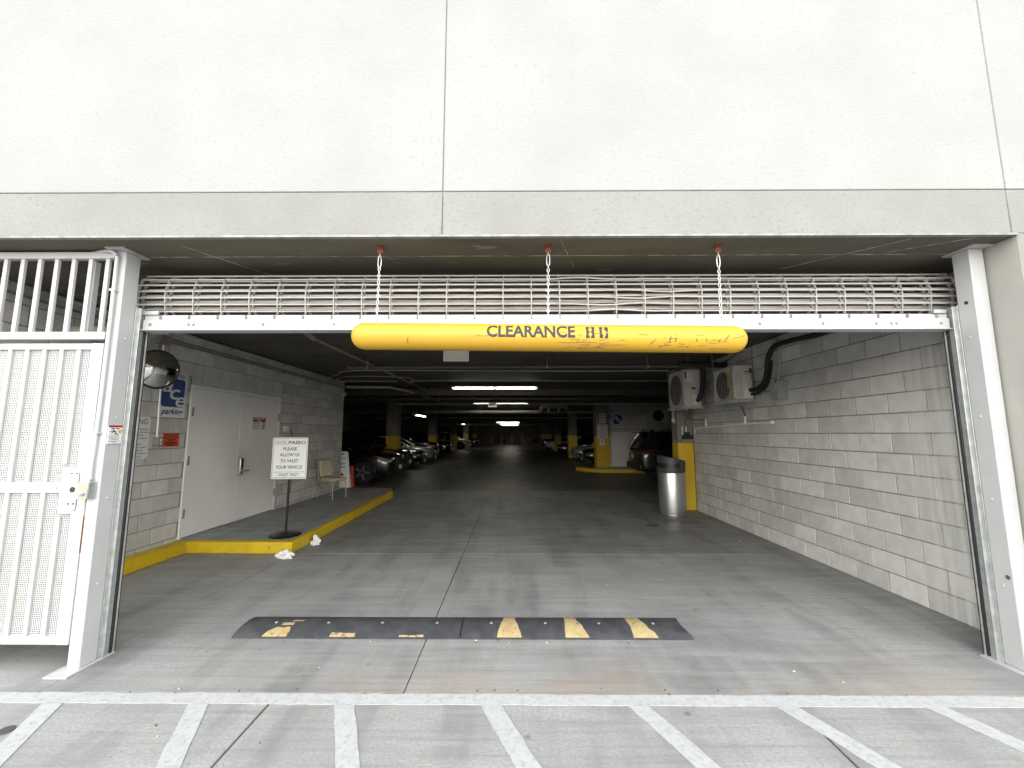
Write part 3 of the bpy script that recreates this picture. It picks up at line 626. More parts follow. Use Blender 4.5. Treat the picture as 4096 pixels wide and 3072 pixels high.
# ------------------------------------------------------------------ speed bump
sb = thing('speed_bump', 'black rubber speed bump with worn yellow patches across the entrance', 'speed bump', (0, 3.49, 0))
BW, BH = 0.365, 0.060
def bprof(t): return (BW * t, 0.010 + (BH - 0.010) * math.sin(math.pi * min(1, max(0, t))) ** 0.8)
def bump_mod(x0, x1, tl, trr):
    n = 16; vs = []; fs = []; xs = 9
    def xe(t, s): 
        k = math.sin(math.pi * t) ** 1.4
        return (x0 + tl * k) * (1 - s) + (x1 - trr * k) * s
    for j in range(xs):
        s = j / (xs - 1)
        for i in range(n + 1):
            y, z = bprof(i / n); vs.append((xe(i / n, s), y, z))
    for j in range(xs - 1):
        for i in range(n): q = j * (n + 1) + i; fs.append((q, q + 1, q + n + 2, q + n + 1))
    o = len(vs)
    for s in (0, 1):
        for i in range(n + 1): y, z = bprof(i / n); vs.append(((x0 if s == 0 else x1), y, 0.0))
    for s in (0, 1):
        for i in range(n):
            a_ = (0 if s == 0 else (xs - 1) * (n + 1)) + i; b_ = o + s * (n + 1) + i; fs.append((a_, a_ + 1, b_ + 1, b_))
    f0 = [0, (xs - 1) * (n + 1), o + n + 1, o]; fs.append(tuple(f0))
    return MB().add(vs, fs)
def bx_(px): return (px - 2060) * 3.54 / 1650 * 1.0
XA, XJ, XB = -2.262, -0.437, 1.415
bump_mod(XA, XJ - 0.004, 0.015, 0.0).build('module', bumpr, sb, smooth=60); bump_mod(XJ + 0.004, XB, 0.0, 0.06).build('module', bumpr, sb, smooth=60)
def patch(pts):
    bm = bmesh.new(); bm.faces.new([bm.verts.new((px_, t, 0)) for px_, t in pts])
    for i in range(1, 24): bmesh.ops.bisect_plane(bm, geom=bm.verts[:] + bm.edges[:] + bm.faces[:], plane_co=(0, i / 24, 0), plane_no=(0, 1, 0))
    for v in bm.verts: y, z = bprof(v.co.y); v.co = Vector((v.co.x, y, z + 0.0016))
    bmesh.ops.recalc_face_normals(bm, faces=bm.faces)
    me = bpy.data.meshes.new('p'); bm.to_mesh(me); bm.free(); me.shade_smooth(); me.materials.append(worn_y); return link('yellow_patch', me, sb)
def fr(x0, x1, n, t, amp): return [(x0 + (x1 - x0) * i / n, t + random.uniform(-amp, amp)) for i in range(n + 1)]
def px(v): return (v - 2066) * 0.002020
patch([(px(1063), 0.01), (px(1161), 0.01)] + [(px(1162), .14)] + fr(px(1158), px(1098), 6, .25, .02) + [(px(1075), .14)])
patch(fr(px(1110), px(1160), 4, .31, .01) + fr(px(1160), px(1112), 4, .40, .015))
patch(fr(px(1140), px(1185), 4, .46, .01) + fr(px(1190), px(1150), 4, .53, .015))
patch([(px(1332), 0.01), (px(1431), 0.01)] + fr(px(1431), px(1336), 8, .10, .012))
patch([(px(1606), 0.01), (px(1704), 0.01)] + fr(px(1704), px(1608), 8, .05, .01))
patch([(px(1995), 0.01), (px(2092), 0.01), (px(2088), .12), (px(2080), .25), (px(2076), .38), (px(2066), .55), (px(2066), .97), (px(2017), .97), (px(2016), .55), (px(2006), .35), (px(1998), .15)])
patch([(px(2265), 0.01), (px(2360), 0.01), (px(2352), .10), (px(2343), .22), (px(2338), .35), (px(2322), .5), (px(2316), .97), (px(2274), .97), (px(2270), .4), (px(2266), .2)])
patch([(px(2533), 0.01), (px(2630), 0.01), (px(2622), .14), (px(2604), .24), (px(2600), .36), (px(2588), .52), (px(2580), .97), (px(2530), .97), (px(2528), .5), (px(2534), .3)])
for p_ in (1080, 1297, 1520, 1745, 1968, 2190, 2410, 2632):
    y, z = bprof(0.42); MB().lathe([(0.014, 0), (0.011, 0.006), (0.004, 0.007)], 10, (px(p_), y, z - 0.001)).build('anchor_bolt', galv_d, sb)

# ------------------------------------------------------------------ double door
dd = thing('double_door', 'white metal double door in the left block wall', 'door', (XL, 5.90, 0.15), R(90))
DW, DH = 2.30, 2.183
for x0, x1, z0, z1 in ((0.0, 0.05, 0, DH), (DW - 0.05, DW, 0, DH), (0.0505, DW - 0.0505, DH - 0.05, DH)): MB().bb(x0, x1, -0.012, 0.12, z0, z1).build('frame', white_in, dd, bevel=0.004)
mid = 1.115
l1 = MB().bb(0.054, mid - 0.002, -0.006, 0.04, 0.02, DH - 0.054).build('door_leaf', white_in, dd, bevel=0.003)
l2 = MB().bb(mid + 0.002, DW - 0.054, -0.006, 0.04, 0.02, DH - 0.054).build('door_leaf', white_in, dd, bevel=0.003)
MB().bb(0.05, DW - 0.05, 0.015, 0.05, 0.0, DH - 0.05).build('shadow_gap', black, dd)
MB().bb(0.0, DW, -0.03, 0.02, 0.0, 0.012).build('threshold', galv, dd)
for x, lf in ((0.052, l1), (DW - 0.052, l2)):
    for z in (0.28, 1.02, 1.72): MB().bb(x - 0.017, x + 0.017, -0.018, -0.0065, z, z + 0.13).build('hinge', galv_d, lf, bevel=0.003)
MB().bb(mid + 0.03, mid + 0.11, -0.05, -0.0065, 0.78, 1.06).build('lock_body', steel, l2, bevel=0.012)
MB().bb(mid + 0.045, mid + 0.095, -0.058, -0.0505, 0.90, 1.05).build('lock_reader', black, l2, bevel=0.006)
MB().tube([(mid + 0.07, -0.05, 0.845), (mid + 0.07, -0.085, 0.845), (mid + 0.20, -0.088, 0.842)], 0.011, 8).build('lever', galv_d, l2)
# restricted area sign
rs = thing('restricted_sign', 'small red and white restricted area sign on the right door leaf', 'sign', (XL + 0.012, 7.53, 1.80), R(90))
MB().bb(-0.20, 0.20, -0.003, 0, -0.125, 0.125).build('panel', sign_w, rs)
MB().bb(-0.185, 0.185, -0.0042, -0.003, 0.025, 0.11).build('red_field', sign_r, rs)
text('lettering', 'RESTRICTED', sign_w, rs, 0, 0.085, 0.030, 0.30, -0.0048, 0.02); text('lettering', 'AREA', sign_w, rs, 0, 0.045, 0.026, 0.13, -0.0048, 0.02)
for s_, z in (('DO NOT ENTER', -0.005), ('AUTHORIZED', -0.045), ('PERSONNEL ONLY', -0.085)): text('lettering', s_, ink, rs, -0.185, z, 0.022, 0.22, -0.0042, 0.02, align='LEFT')
MB().tube([(0.12 + 0.052 * math.cos(R(q)), -0.004, -0.045 + 0.052 * math.sin(R(q))) for q in range(0, 360, 20)], 0.005, 5, True).build('ring', ink, rs)
MB().bb(0.108, 0.132, -0.0045, -0.003, -0.085, -0.025).tube([(0.12, -0.0045, -0.012), (0.12, -0.003, -0.012)], 0.010, 8).build('figure', ink, rs)

# ------------------------------------------------------------------ signs, mirror and conduits on the left wall
def ace(root, w, h):
    MB().prism(rrect(-w / 2, w / 2, -h / 2, h / 2, 0.01), -0.003, 0, 'xz').build('panel', sign_w, root)
    MB().prism(rrect(-w * 0.43, w * 0.43, -h * 0.27, h * 0.36, w * 0.1), -0.0042, -0.003, 'xz').build('blue_field', sign_b, root)
    text('lettering', 'OPERATED', sign_n, root, 0, h * 0.425, h * 0.07, w * 0.82, -0.0045, 0.02)
    text('lettering', 'parking', sign_n, root, 0, -h * 0.375, h * 0.12, w * 0.82, -0.0045, 0.025, shear=0.25)
    for c, x, z in (('a', -0.25, 0.20), ('c', 0.0, 0.05), ('e', 0.25, -0.11)):
        text('lettering', c, sign_w, root, x * w, z * h, h * 0.33, w * 0.38, -0.0048, 0.012, shear=0.22)
a1 = thing('parking_sign', 'blue and white operator parking sign behind the round mirror', 'sign', (XL + 0.004, 5.59, 2.147), R(90)); ace(a1, 0.44, 0.615)
ws = thing('hazard_sign', 'tall white printed warning notice behind the left steel post', 'sign', (XL + 0.004, 5.03, 1.572), R(90))
MB().prism(rrect(-0.25, 0.25, -0.262, 0.262, 0.01), -0.003, 0, 'xz').build('panel', sign_w, ws)
text('lettering', 'WARNING', ink, ws, 0, 0.195, 0.068, 0.42, -0.0042, 0.0)
lines = ['Breathing the air in this parking', 'garage can expose you to chemicals', 'including carbon monoxide and', 'gasoline or diesel engine exhaust,', 'which are known to the', 'State of California to cause', 'cancer and birth defects or other', 'reproductive harm. Do not stay', 'in this area longer than necessary.']
for i, s_ in enumerate(lines): text('lettering', s_, ink, ws, -0.22, 0.105 - 0.0375 * i, 0.020, 0.0132 * len(s_), -0.0042, 0.012, align='LEFT')
text('lettering', 'www.P65Warnings.ca.gov/parking', ink, ws, -0.22, -0.238, 0.012, 0.40, -0.0042, 0.02, align='LEFT')
MB().lathe([(0.006, 0), (0.006, 0.002)], 8).build('screw', ink, ws).matrix_local = Matrix.Translation((0.235, -0.003, 0.248)) @ Matrix.Rotation(R(90), 4, 'X')
MB().lathe([(0.006, 0), (0.006, 0.002)], 8).build('screw', ink, ws).matrix_local = Matrix.Translation((0.235, -0.003, -0.248)) @ Matrix.Rotation(R(90), 4, 'X')
og = thing('orange_warning_sign', 'small orange warning sign beside the outlet on the left wall', 'sign', (XL + 0.004, 5.625, 1.537), R(90))
MB().prism(rrect(-0.133, 0.133, -0.09, 0.09, 0.008), -0.003, 0, 'xz').build('panel', sign_o, og)
MB().bb(-0.118, 0.118, -0.0042, -0.003, 0.018, 0.078).build('black_field', ink, og)
MB().prism([(-0.105, 0.03), (0, 0.024), (0.105, 0.03), (0.105, 0.066), (0, 0.072), (-0.105, 0.066)], -0.0048, -0.0042, 'xz').build('orange_field', sign_o, og)
text('lettering', 'WARNING', ink, og, 0, 0.048, 0.026, 0.17, -0.0054, 0.03)
b = MB()
for w, z in ((0.13, 0.003), (0.11, -0.016), (0.20, -0.035), (0.19, -0.054), (0.13, -0.073)): b.bb(-w / 2, w / 2, -0.0042, -0.003, z - 0.006, z + 0.006)
b.build('small_print', M('dark_red_ink', (0.10, 0.01, 0.005), 0.6), og)
ol = thing('outlet_box', 'grey outlet box at the foot of the white conduit on the left wall', 'outlet', (XL, 5.385, 1.455), R(90))
MB().bb(-0.04, 0.04, -0.075, 0, 0, 0.118).build('box', galv_d, ol, bevel=0.005)
for z in (0.038, 0.083): MB().lathe([(0.0175, 0), (0.016, 0.003)], 14).build('socket', sign_w, ol).matrix_local = Matrix.Translation((0, -0.0752, z)) @ Matrix.Rotation(R(90), 4, 'X')
tag(MB().tube([(XL + 0.03, 5.37, 1.573), (XL + 0.03, 5.33, 2.80)], 0.011, 8).build('conduit', pvc), 'thin white conduit rising from the outlet behind the mirror', 'conduit')
jb = tag(MB().bb(XL, XL + 0.07, 5.23, 5.40, 2.79, 2.91).build('junction_box', pipe_g, bevel=0.004), 'junction box on the left wall above the round mirror', 'junction box')
for z, r, lab, y0 in ((2.888, 0.012, 'upper thin conduit along the left wall from the junction box', 5.40), (2.855, 0.010, 'lower thin conduit along the left wall from the junction box', 5.40), (3.005, 0.019, 'thicker pale conduit along the top of the left wall', 4.0)):
    c_ = tag(MB().tube([(XL + 0.03, y0, z), (XL + 0.03, 11.0, z - 0.004)], r, 8).build('conduit', pipe_g if r < 0.015 else pvc_d), lab, 'conduit')
    for y in (6.6, 8.2, 9.6): MB().bb(XL + 0.001, XL + 0.052, y, y + 0.03, z - r - 0.003, z + r + 0.003).build('strap', galv_d, c_)
# convex mirror
mr = thing('convex_mirror', 'round convex traffic mirror with black rim on the left wall', 'mirror', (-4.36, 4.95, 2.40), 0)
mm = Matrix.Rotation(R(69), 4, 'Z') @ Matrix.Rotation(R(96), 4, 'X')
MR = 0.228
MB().lathe([(MR * (1 - q / 16), 0.055 * (1 - (1 - q / 16) ** 2)) for q in range(16)] + [(0.001, 0.055)], 48, mat=mm).build('glass', mirror_m, mr, smooth=80)
MB().tube([tuple(mm @ Vector((MR * math.cos(R(q)), MR * math.sin(R(q)), 0))) for q in range(0, 360, 8)], 0.013, 8, True).build('rim', black, mr)
MB().lathe([(MR - 0.01, -0.02), (0.15, -0.035), (0.03, -0.05)], 24, mat=mm).build('back', black, mr)
MB().tube([(-0.05, 0.0, 0.03), (-0.18, 0.2, 0.25), (-0.30, 0.33, 0.48)], 0.010, 8).build('arm', galv_d, mr)

# ------------------------------------------------------------------ valet sign on a stand
vs_ = thing('sign_stand', 'white valet notice on a black pole stand on the raised walkway', 'sign stand', (-3.35, 6.20, 0.15), R(8))
MB().lathe([(0.215, 0.0), (0.218, 0.012), (0.20, 0.028), (0.06, 0.045), (0.03, 0.05)], 40).build('base', black_g, vs_, smooth=30)
MB().tube([(0, 0.03, 0.04), (0, 0.03, 1.42)], 0.016, 12).tube([(0.028, 0.03, 0.6), (0.028, 0.03, 1.42)], 0.004, 8).build('pole', black_g, vs_)
MB().tube([(0.005, 0.03, 1.42), (-0.03, 0.05, 1.53)], 0.008, 8).build('back_brace', black, vs_)
ps = MB().prism(rrect(-0.258, 0.258, 0.795, 1.42, 0.012), -0.005, 0.012, 'xz').build('sign_frame', black, vs_)
MB().prism(rrect(-0.247, 0.252, 0.805, 1.412, 0.012), -0.008, -0.005, 'xz').build('sign_panel', sign_w, vs_)
bo = MB()
for x0, x1, z0, z1 in ((-0.235, 0.240, 1.394, 1.399), (-0.235, 0.240, 0.822, 0.827), (-0.235, -0.230, 0.827, 1.394), (0.235, 0.240, 0.827, 1.394), (-0.21, 0.215, 0.905, 0.909), (-0.218, -0.04, 1.362, 1.365), (-0.218, -0.04, 1.306, 1.309)): bo.bb(x0, x1, -0.0092, -0.008, z0, z1)
bo.build('border', ink_g, vs_)
for s_, x, z, h, w, bd_ in (('HOTEL', -0.129, 1.335, 0.032, 0.165, 0.0), ('PASEO', 0.095, 1.336, 0.048, 0.24, 0.022), ('PLEASE', 0, 1.243, 0.046, 0.19, 0.016), ('ALLOW US', 0, 1.157, 0.046, 0.27, 0.016), ('TO VALET', 0, 1.068, 0.046, 0.25, 0.016), ('YOUR VEHICLE', 0, 0.976, 0.046, 0.375, 0.016), ('VALET ONLY', 0, 0.866, 0.041, 0.28, 0.012)):
    text('lettering', s_, ink_g, vs_, x, z, h, w, -0.0095, bd_)

# ------------------------------------------------------------------ banquet chair
ch = thing('banquet_chair', 'beige padded metal chair against the left block wall', 'chair', (-4.15, 9.62, 0.149), R(68))
# local: seat faces -y (front), back at +y
MB().prism(rrect(-0.20, 0.20, -0.21, 0.20, 0.05), 0.40, 0.47, 'xy').build('seat', vinyl, ch, bevel=0.018)
MB().prism(rrect(-0.175, 0.175, 0.50, 0.87, 0.05), 0.0, 0.045, 'xz', mat=Matrix.Translation((0, 0.12, 0)) @ Matrix.Rotation(R(-10), 4, 'X')).build('backrest', vinyl, ch, bevel=0.018)
mtx = Matrix.Translation((0, 0.12, 0)) @ Matrix.Rotation(R(-10), 4, 'X')
MB().tube([tuple(mtx @ Vector((x, 0.055, z))) for x, z in [(-0.19, 0.42)] + [(-0.19, 0.8)] + arc((-0.13, 0.83), 0.06, 180, 90, 4) + arc((0.13, 0.83), 0.06, 90, 0, 4) + [(0.19, 0.8), (0.19, 0.42)]], 0.012, 8).build('back_frame', chair_f, ch)
for s_ in (-1, 1):
    x = s_ * 0.195
    MB().tube([(x, -0.19, 0.0), (x, -0.17, 0.33), (x, -0.14, 0.385), (x, 0.0, 0.39)], 0.012, 8).build('leg', chair_f, ch)
    MB().tube([(x, 0.30, 0.0), (x, 0.17, 0.33), (x, 0.13, 0.385), (x, 0.0, 0.39)], 0.012, 8).build('leg', chair_f, ch)
    MB().tube([(x, -0.178, 0.22), (x, 0.213, 0.22)], 0.007, 8).build('stretcher', chair_f, ch)
    for y in (-0.19, 0.30): MB().lathe([(0.018, 0.0), (0.018, 0.012)], 10, (x, y, 0)).build('foot', black, ch)
MB().tube([(-0.195, 0.2, 0.25), (0.195, 0.2, 0.25)], 0.007, 8).build('stretcher', chair_f, ch)
# A-frame valet sign
af = thing('floor_sign', 'white folding valet floor sign with red arrow behind the chair', 'sign', (-4.86, 11.62, 0.0), R(12))
for s_ in (-1, 1):
    m_ = Matrix.Translation((0, 0, 1.12)) @ Matrix.Rotation(s_ * R(8), 4, 'X') @ Matrix.Translation((0, 0, -1.12))
    MB().prism([(-0.30, 0.02), (0.30, 0.02), (0.20, 1.07)] + arc((0.15, 1.07), 0.05, 0, 90, 4) + arc((-0.15, 1.07), 0.05, 90, 180, 4), -0.015, 0.015, 'xz', mat=m_).build('panel', sign_w, af, bevel=0.004)
    if s_ == -1:
        MB().prism(rrect(-0.08, 0.10, 1.03, 1.06, 0.014), -0.018, -0.0155, 'xz', mat=m_).build('handle_slot', black, af)
        for t_, z, h in (('HOTEL PASEO', 0.93, 0.03), ('VALET', 0.78, 0.05), ('PARKING', 0.69, 0.05)):
            o = text('lettering', t_, ink, af, 0.0, z, h, 0.30, -0.0165, 0.03); o.data.transform(m_)
        MB().prism([(-0.12, 0.47), (0.06, 0.47), (0.06, 0.44), (0.14, 0.49), (0.06, 0.54), (0.06, 0.51), (-0.12, 0.51)], -0.018, -0.0155, 'xz', mat=m_).build('arrow', sign_r, af)
cn = thing('traffic_cone', 'orange traffic cone standing behind the white floor sign', 'cone', (-4.66, 11.95, 0.0))
MB().lathe([(0.12, 0.03), (0.10, 0.05), (0.035, 0.70), (0.02, 0.705)], 20).build('body', cone_o, cn);  MB().bb(-0.15, 0.15, -0.15, 0.15, 0, 0.035).build('base', cone_o, cn, bevel=0.01)
# access reader and security camera
tag(MB().bb(XL, XL + 0.04, 8.34, 8.50, 1.66, 1.77).build('wall_reader', sign_w, bevel=0.008), 'small white wall box right of the double door', 'wall box')
sc_ = thing('security_camera', 'white security camera at the far end of the left wall', 'camera', (XL + 0.02, 11.05, 2.68))
MB().tube([(0, 0.1, 0), (0.08, -0.04, -0.01)], 0.045, 14).build('body', pvc, sc_); MB().tube([(0.082, -0.043, -0.01), (0.088, -0.055, -0.011)], 0.03, 14).build('lens', black_g, sc_)

# ------------------------------------------------------------------ bin by the right column
bn = thing('litter_bin', 'silver litter bin with dark hood beside the yellow column', 'bin', (3.215, 8.66, 0))
MB().lathe([(0.245, 0.0), (0.245, 0.02), (0.235, 0.024)], 40).build('base_ring', steel, bn)
MB().lathe([(0.250, 0.028), (0.258, 0.10), (0.268, 0.80), (0.262, 0.83)], 48).build('drum', steel, bn, smooth=30)
hd = MB(); n = 48; zt0, zt1 = 1.17, 1.06
def rtop(k): t = 2 * math.pi * k / n; return 1.115 - 0.055 * math.cos(t) * 1.0
vs = []; fs = []
for k in range(n):
    t = 2 * math.pi * k / n; cx_, sy_ = math.cos(t), math.sin(t)
    for r_, z_ in ((0.268, 0.835), (0.272, 0.86), (0.272, 0.93), (0.272, 1.02), (0.268, rtop(k)), (0.25, rtop(k) + 0.012), (0.0, 1.127)): vs.append((r_ * cx_, r_ * sy_, z_))
q = 7
for k in range(n):
    k2 = (k + 1) % n
    for j in range(q - 1):
        ang = (k + 0.5) / n * 360
        if j in (2,) and 140 < ang < 285: continue
        fs.append((k * q + j, k2 * q + j, k2 * q + j + 1, k * q + j + 1))
MB().add(vs, fs).build('hood', binm, bn, smooth=35)
MB().lathe([(0.245, 0.84), (0.245, 1.03)], 32).build('liner', black, bn)

# ------------------------------------------------------------------ air conditioners on the right wall
def ac_unit(label, x0, x1, y0, y1, z0, z1, kind):
    root = thing('air_conditioner', label, 'air conditioner', (x0, y0, z0), group='wall air conditioner units')
    w, d, h = x1 - x0, y1 - y0, z1 - z0
    MB().bb(0, w, 0, d, 0, h).build('casing', ac_m, root, bevel=0.012)
    MB().bb(-0.008, w + 0.004, -0.006, d + 0.006, h - 0.035, h + 0.004).build('top_cover', ac_m, root, bevel=0.006)
    cy_, cz_ = d * 0.55, h * 0.48; r = min(d, h) * 0.43
    MB().lathe([(r, 0), (r, 0.004)], 36, mat=Matrix.Translation((-0.003, cy_, cz_)) @ Matrix.Rotation(R(-90), 4, 'Y')).build('fan_opening', black, root)
    gr = MB()
    for i in range(9):
        yy = cy_ - r + 2 * r * (i + 0.5) / 9; hh = math.sqrt(max(0.001, r * r - (yy - cy_) ** 2))
        gr.tube([(-0.012, yy, cz_ - hh), (-0.012, yy, cz_ + hh)], 0.0016, 5)
    for rr_ in (r, ): gr.tube([(-0.012, cy_ + rr_ * math.cos(R(q_)), cz_ + rr_ * math.sin(R(q_))) for q_ in range(0, 360, 15)], 0.0022, 5, True)
    gr.build('fan_guard', ac_m, root)
    f = MB(); f.bb(-0.010, -0.0005, 0.02, 0.05, 0.03, h - 0.05); f.bb(-0.010, -0.0005, d - 0.04, d - 0.01, 0.03, h - 0.05); f.build('front_ridge', ac_l, root)
    # service end (faces the street)
    if kind == 'near':
        MB().bb(w * 0.42, w * 0.93, -0.010, -0.0005, 0.02, h * 0.88).build('service_panel', ac_l, root, bevel=0.004)
        MB().bb(w * 0.56, w * 0.88, -0.035, -0.0105, h * 0.14, h * 0.54).build('valve_cover', ac_l, root, bevel=0.006)
        MB().bb(w * 0.48, w * 0.80, -0.013, -0.0105, h * 0.80, h * 0.83).build('vent_slot', black, root); MB().bb(w * 0.5, w * 0.78, -0.013, -0.0105, h * 0.74, h * 0.755).build('vent_slot', black, root)
        MB().bb(w * 0.80, w * 0.93, -0.013, -0.0105, h * 0.77, h * 0.92).build('rating_label', ink, root); MB().bb(w * 0.82, w * 0.95, -0.013, -0.0105, h * 0.58, h * 0.74).build('wiring_label', galv, root)
    else:
        MB().bb(w * 0.15, w * 0.55, -0.010, -0.0005, h * 0.66, h * 0.95).build('service_panel', ac_l, root, bevel=0.004)
        MB().bb(w * 0.28, w * 0.52, -0.022, -0.0105, h * 0.70, h * 0.90).build('wiring_cover', ac_l, root, bevel=0.005)
        MB().bb(w * 0.42, w * 0.70, -0.03, -0.0005, h * 0.04, h * 0.36).build('valve_cover', ac_l, root, bevel=0.008)
        MB().bb(w * 0.42, w * 0.66, -0.006, -0.0005, h * 0.46, h * 0.51).build('vent_slot', black, root)
        MB().bb(w * 0.03, w * 0.13, -0.004, -0.0005, h * 0.76, h * 0.95).build('rating_label', ink, root)
        MB().bb(w * 0.2, w * 0.34, -0.004, -0.0005, h * 0.5, h * 0.6).build('wiring_label', galv, root)
    for yy in (0.02, d - 0.06): MB().bb(-0.06, w + 0.04, yy - 0.02, yy + 0.02, -0.045, -0.005).build('support_rail', galv, root, bevel=0.002)
    MB().bb(-0.06, -0.03, 0.0405, d - 0.0805, -0.045, -0.012).build('tray_edge', galv, root)
    for xx, yy in ((-0.045, 0.02), (-0.045, d - 0.06), (w + 0.02, 0.02)): MB().tube([(xx, yy, -0.05), (xx, yy, CEIL - z0)], 0.005, 6).build('threaded_rod', galv_d, root)
    return root
near_ac = ac_unit('air conditioner nearer the street with a paper tag on its fan', 3.535, 3.825, 6.60, 7.28, 2.165, 2.71, 'near')
far_ac = ac_unit('air conditioner hung beside the column above the steel bin', 3.255, 3.56, 7.88, 8.66, 2.14, 2.845, 'far')
for i in range(9): MB().bb(-0.022 - 0.003 * (i % 2), -0.014, 0.075, 0.20, 0.20 + 0.028 * i, 0.222 + 0.028 * i).build('paper_tag', straw, near_ac)
b3 = thing('air_conditioner', 'dim air conditioner high on the back right block wall', 'air conditioner', (5.95, 18.24, 2.08), group='wall air conditioner units')
MB().bb(0, 0.85, 0, 0.32, 0, 0.62).build('casing', ac_m, b3, bevel=0.01); MB().lathe([(0.24, 0), (0.24, 0.004)], 30, mat=Matrix.Translation((0.36, -0.003, 0.31)) @ Matrix.Rotation(R(90), 4, 'X')).build('fan_opening', black, b3)
MB().bb(-0.05, 0.9, 0.0, 0.36, -0.06, -0.002).build('support_rail', galv, b3)
# refrigerant lines, drains, switch
tag(MB().tube(smooth_path([(3.76, 3.4, 2.80), (3.77, 4.9, 2.845), (3.775, 5.6, 2.885), (3.775, 5.92, 2.88), (3.775, 6.08, 2.75), (3.775, 6.14, 2.55), (3.775, 6.22, 2.40), (3.775, 6.42, 2.31), (3.76, 6.58, 2.31)], 7), 0.036, 12).build('insulated_line', foam), 'black insulated line curving along the wall to the near air conditioner', 'pipe')
tag(MB().tube(smooth_path([(3.83, 6.10, 2.70), (3.825, 6.16, 2.48), (3.82, 6.26, 2.34), (3.80, 6.44, 2.25), (3.77, 6.58, 2.245)], 7), 0.02, 12).build('insulated_line', foam), 'thinner black insulated line below the thick one at the near air conditioner', 'pipe')
tag(MB().tube(smooth_path([(3.55, 7.72, 2.88), (3.55, 7.74, 2.70), (3.54, 7.78, 2.45), (3.50, 7.83, 2.28), (3.46, 7.865, 2.24)], 7), 0.04, 12).build('insulated_line', foam), 'black insulated line beside the air conditioner above the bin', 'pipe')
tag(MB().tube([(3.0, 7.45, 2.875), (3.84, 7.43, 2.86)], 0.05, 12).build('insulated_line', foam), 'black insulated pipe above the two air conditioners', 'pipe')
sx_ = thing('disconnect_switch', 'grey electrical disconnect box on the right block wall', 'switch box', (XR, 5.92, 2.10), R(-90))
MB().bb(-0.09, 0.09, -0.14, 0, 0, 0.27).build('box', M('switch_grey', (0.26, 0.29, 0.28), 0.5), sx_, bevel=0.006)
MB().prism([(-0.06, 0.10), (0.07, 0.13), (0.07, 0.235), (0.02, 0.265), (-0.06, 0.25)], -0.152, -0.1405, 'xz').build('cover', M('switch_cover', (0.33, 0.36, 0.35), 0.5), sx_, bevel=0.003)
MB().bb(-0.0915, -0.0905, -0.12, -0.03, 0.10, 0.25).build('label_plate', sign_w, sx_); MB().bb(-0.03, 0.03, -0.10, -0.05, 0.2705, 0.285).build('hub', galv_d, sx_)
tag(MB().tube(smooth_path([(3.83, 6.10, 3.01), (3.838, 5.98, 3.0), (3.84, 5.915, 2.93), (3.838, 5.915, 2.75), (3.83, 5.915, 2.62), (3.80, 5.915, 2.46), (3.79, 5.915, 2.385)], 6), 0.0125, 8).build('conduit', galv), 'metal conduit dropping to the grey disconnect box', 'conduit')
tag(MB().tube(smooth_path([(3.80, 6.02, 2.28), (3.82, 6.2, 2.255), (3.80, 6.45, 2.27), (3.74, 6.585, 2.30)], 6), 0.010, 8).build('cable', galv_d), 'grey cable between disconnect box and near air conditioner', 'cable')
tag(MB().tube(smooth_path([(3.56, 6.1, 3.0), (3.7, 6.9, 2.93), (3.75, 7.4, 2.90), (3.7, 8.6, 2.98)], 6), 0.010, 8).build('cable', pipe_k), 'dark cable looping along the right wall under the ceiling', 'cable')
pv = thing('drain_pipe', 'white plastic drain pipe sloping along the right block wall', 'drain pipe', (3.825, 6.2, 1.787))
MB().tube([(0, 0.0, 0.0), (0, 0.70, -0.005), (0, 2.60, -0.062)], 0.0165, 12).build('pipe', pvc, pv); MB().tube([(0, -0.03, 0), (0, 0.03, 0)], 0.024, 14).build('end_cap', pvc, pv)
for y in (0.70, 2.12): MB().tube([(0, y, -0.02), (0, y, 0.05)], 0.021, 12).tube([(0, y, 0.05), (0, y, 0.12)], 0.018, 12).build('tee', pvc, pv)
MB().tube([(0, 2.60, -0.06), (-0.01, 2.63, -0.08), (-0.015, 2.64, -0.17)], 0.0175, 12).build('elbow', pvc, pv)
tag(MB().tube(smooth_path([(3.70, 6.85, 2.12), (3.76, 6.86, 2.05), (3.815, 6.9, 1.96), (3.822, 6.9, 1.90)], 6), 0.013, 8).build('drain_hose', drain), 'brown drain hose under the near air conditioner', 'hose')
tag(MB().tube(smooth_path([(3.40, 8.3, 2.09), (3.50, 8.5, 1.98), (3.68, 8.6, 1.90), (3.79, 8.42, 1.90), (3.825, 8.34, 1.885), (3.825, 8.33, 1.85)], 6), 0.011, 8).build('drain_hose', drain), 'brown drain hose looping under the air conditioner by the column', 'hose')
pm = thing('condensate_pump', 'black condensate pump on the wall above the yellow column base', 'pump', (3.73, 8.955, 1.50))
MB().bb(-0.13, 0.10, 0.0, 0.06, 0, 0.09).bb(-0.09, 0.03, 0.002, 0.058, 0.09, 0.15).build('body', black, pm, bevel=0.005)
for x in (-0.115, -0.035): MB().tube([(x, 0.03, 0.08), (x, 0.03, 0.27)], 0.013, 10).build('riser', pvc, pm)
tag(MB().tube(smooth_path([(3.70, 8.98, 1.77), (3.68, 8.95, 1.88), (3.72, 8.9, 2.0), (3.70, 8.8, 2.09)], 6), 0.012, 8).build('drain_hose', drain), 'brown hose rising from the black condensate pump', 'hose')
tag(MB().tube(smooth_path([(3.60, 8.99, 1.52), (3.57, 9.0, 1.45), (3.50, 8.99, 1.47), (3.45, 9.0, 1.6), (3.43, 9.05, 1.80), (3.43, 9.1, 1.87)], 6), 0.006, 6).build('cable', black), 'thin black cord from the pump to the socket on the column', 'cable')
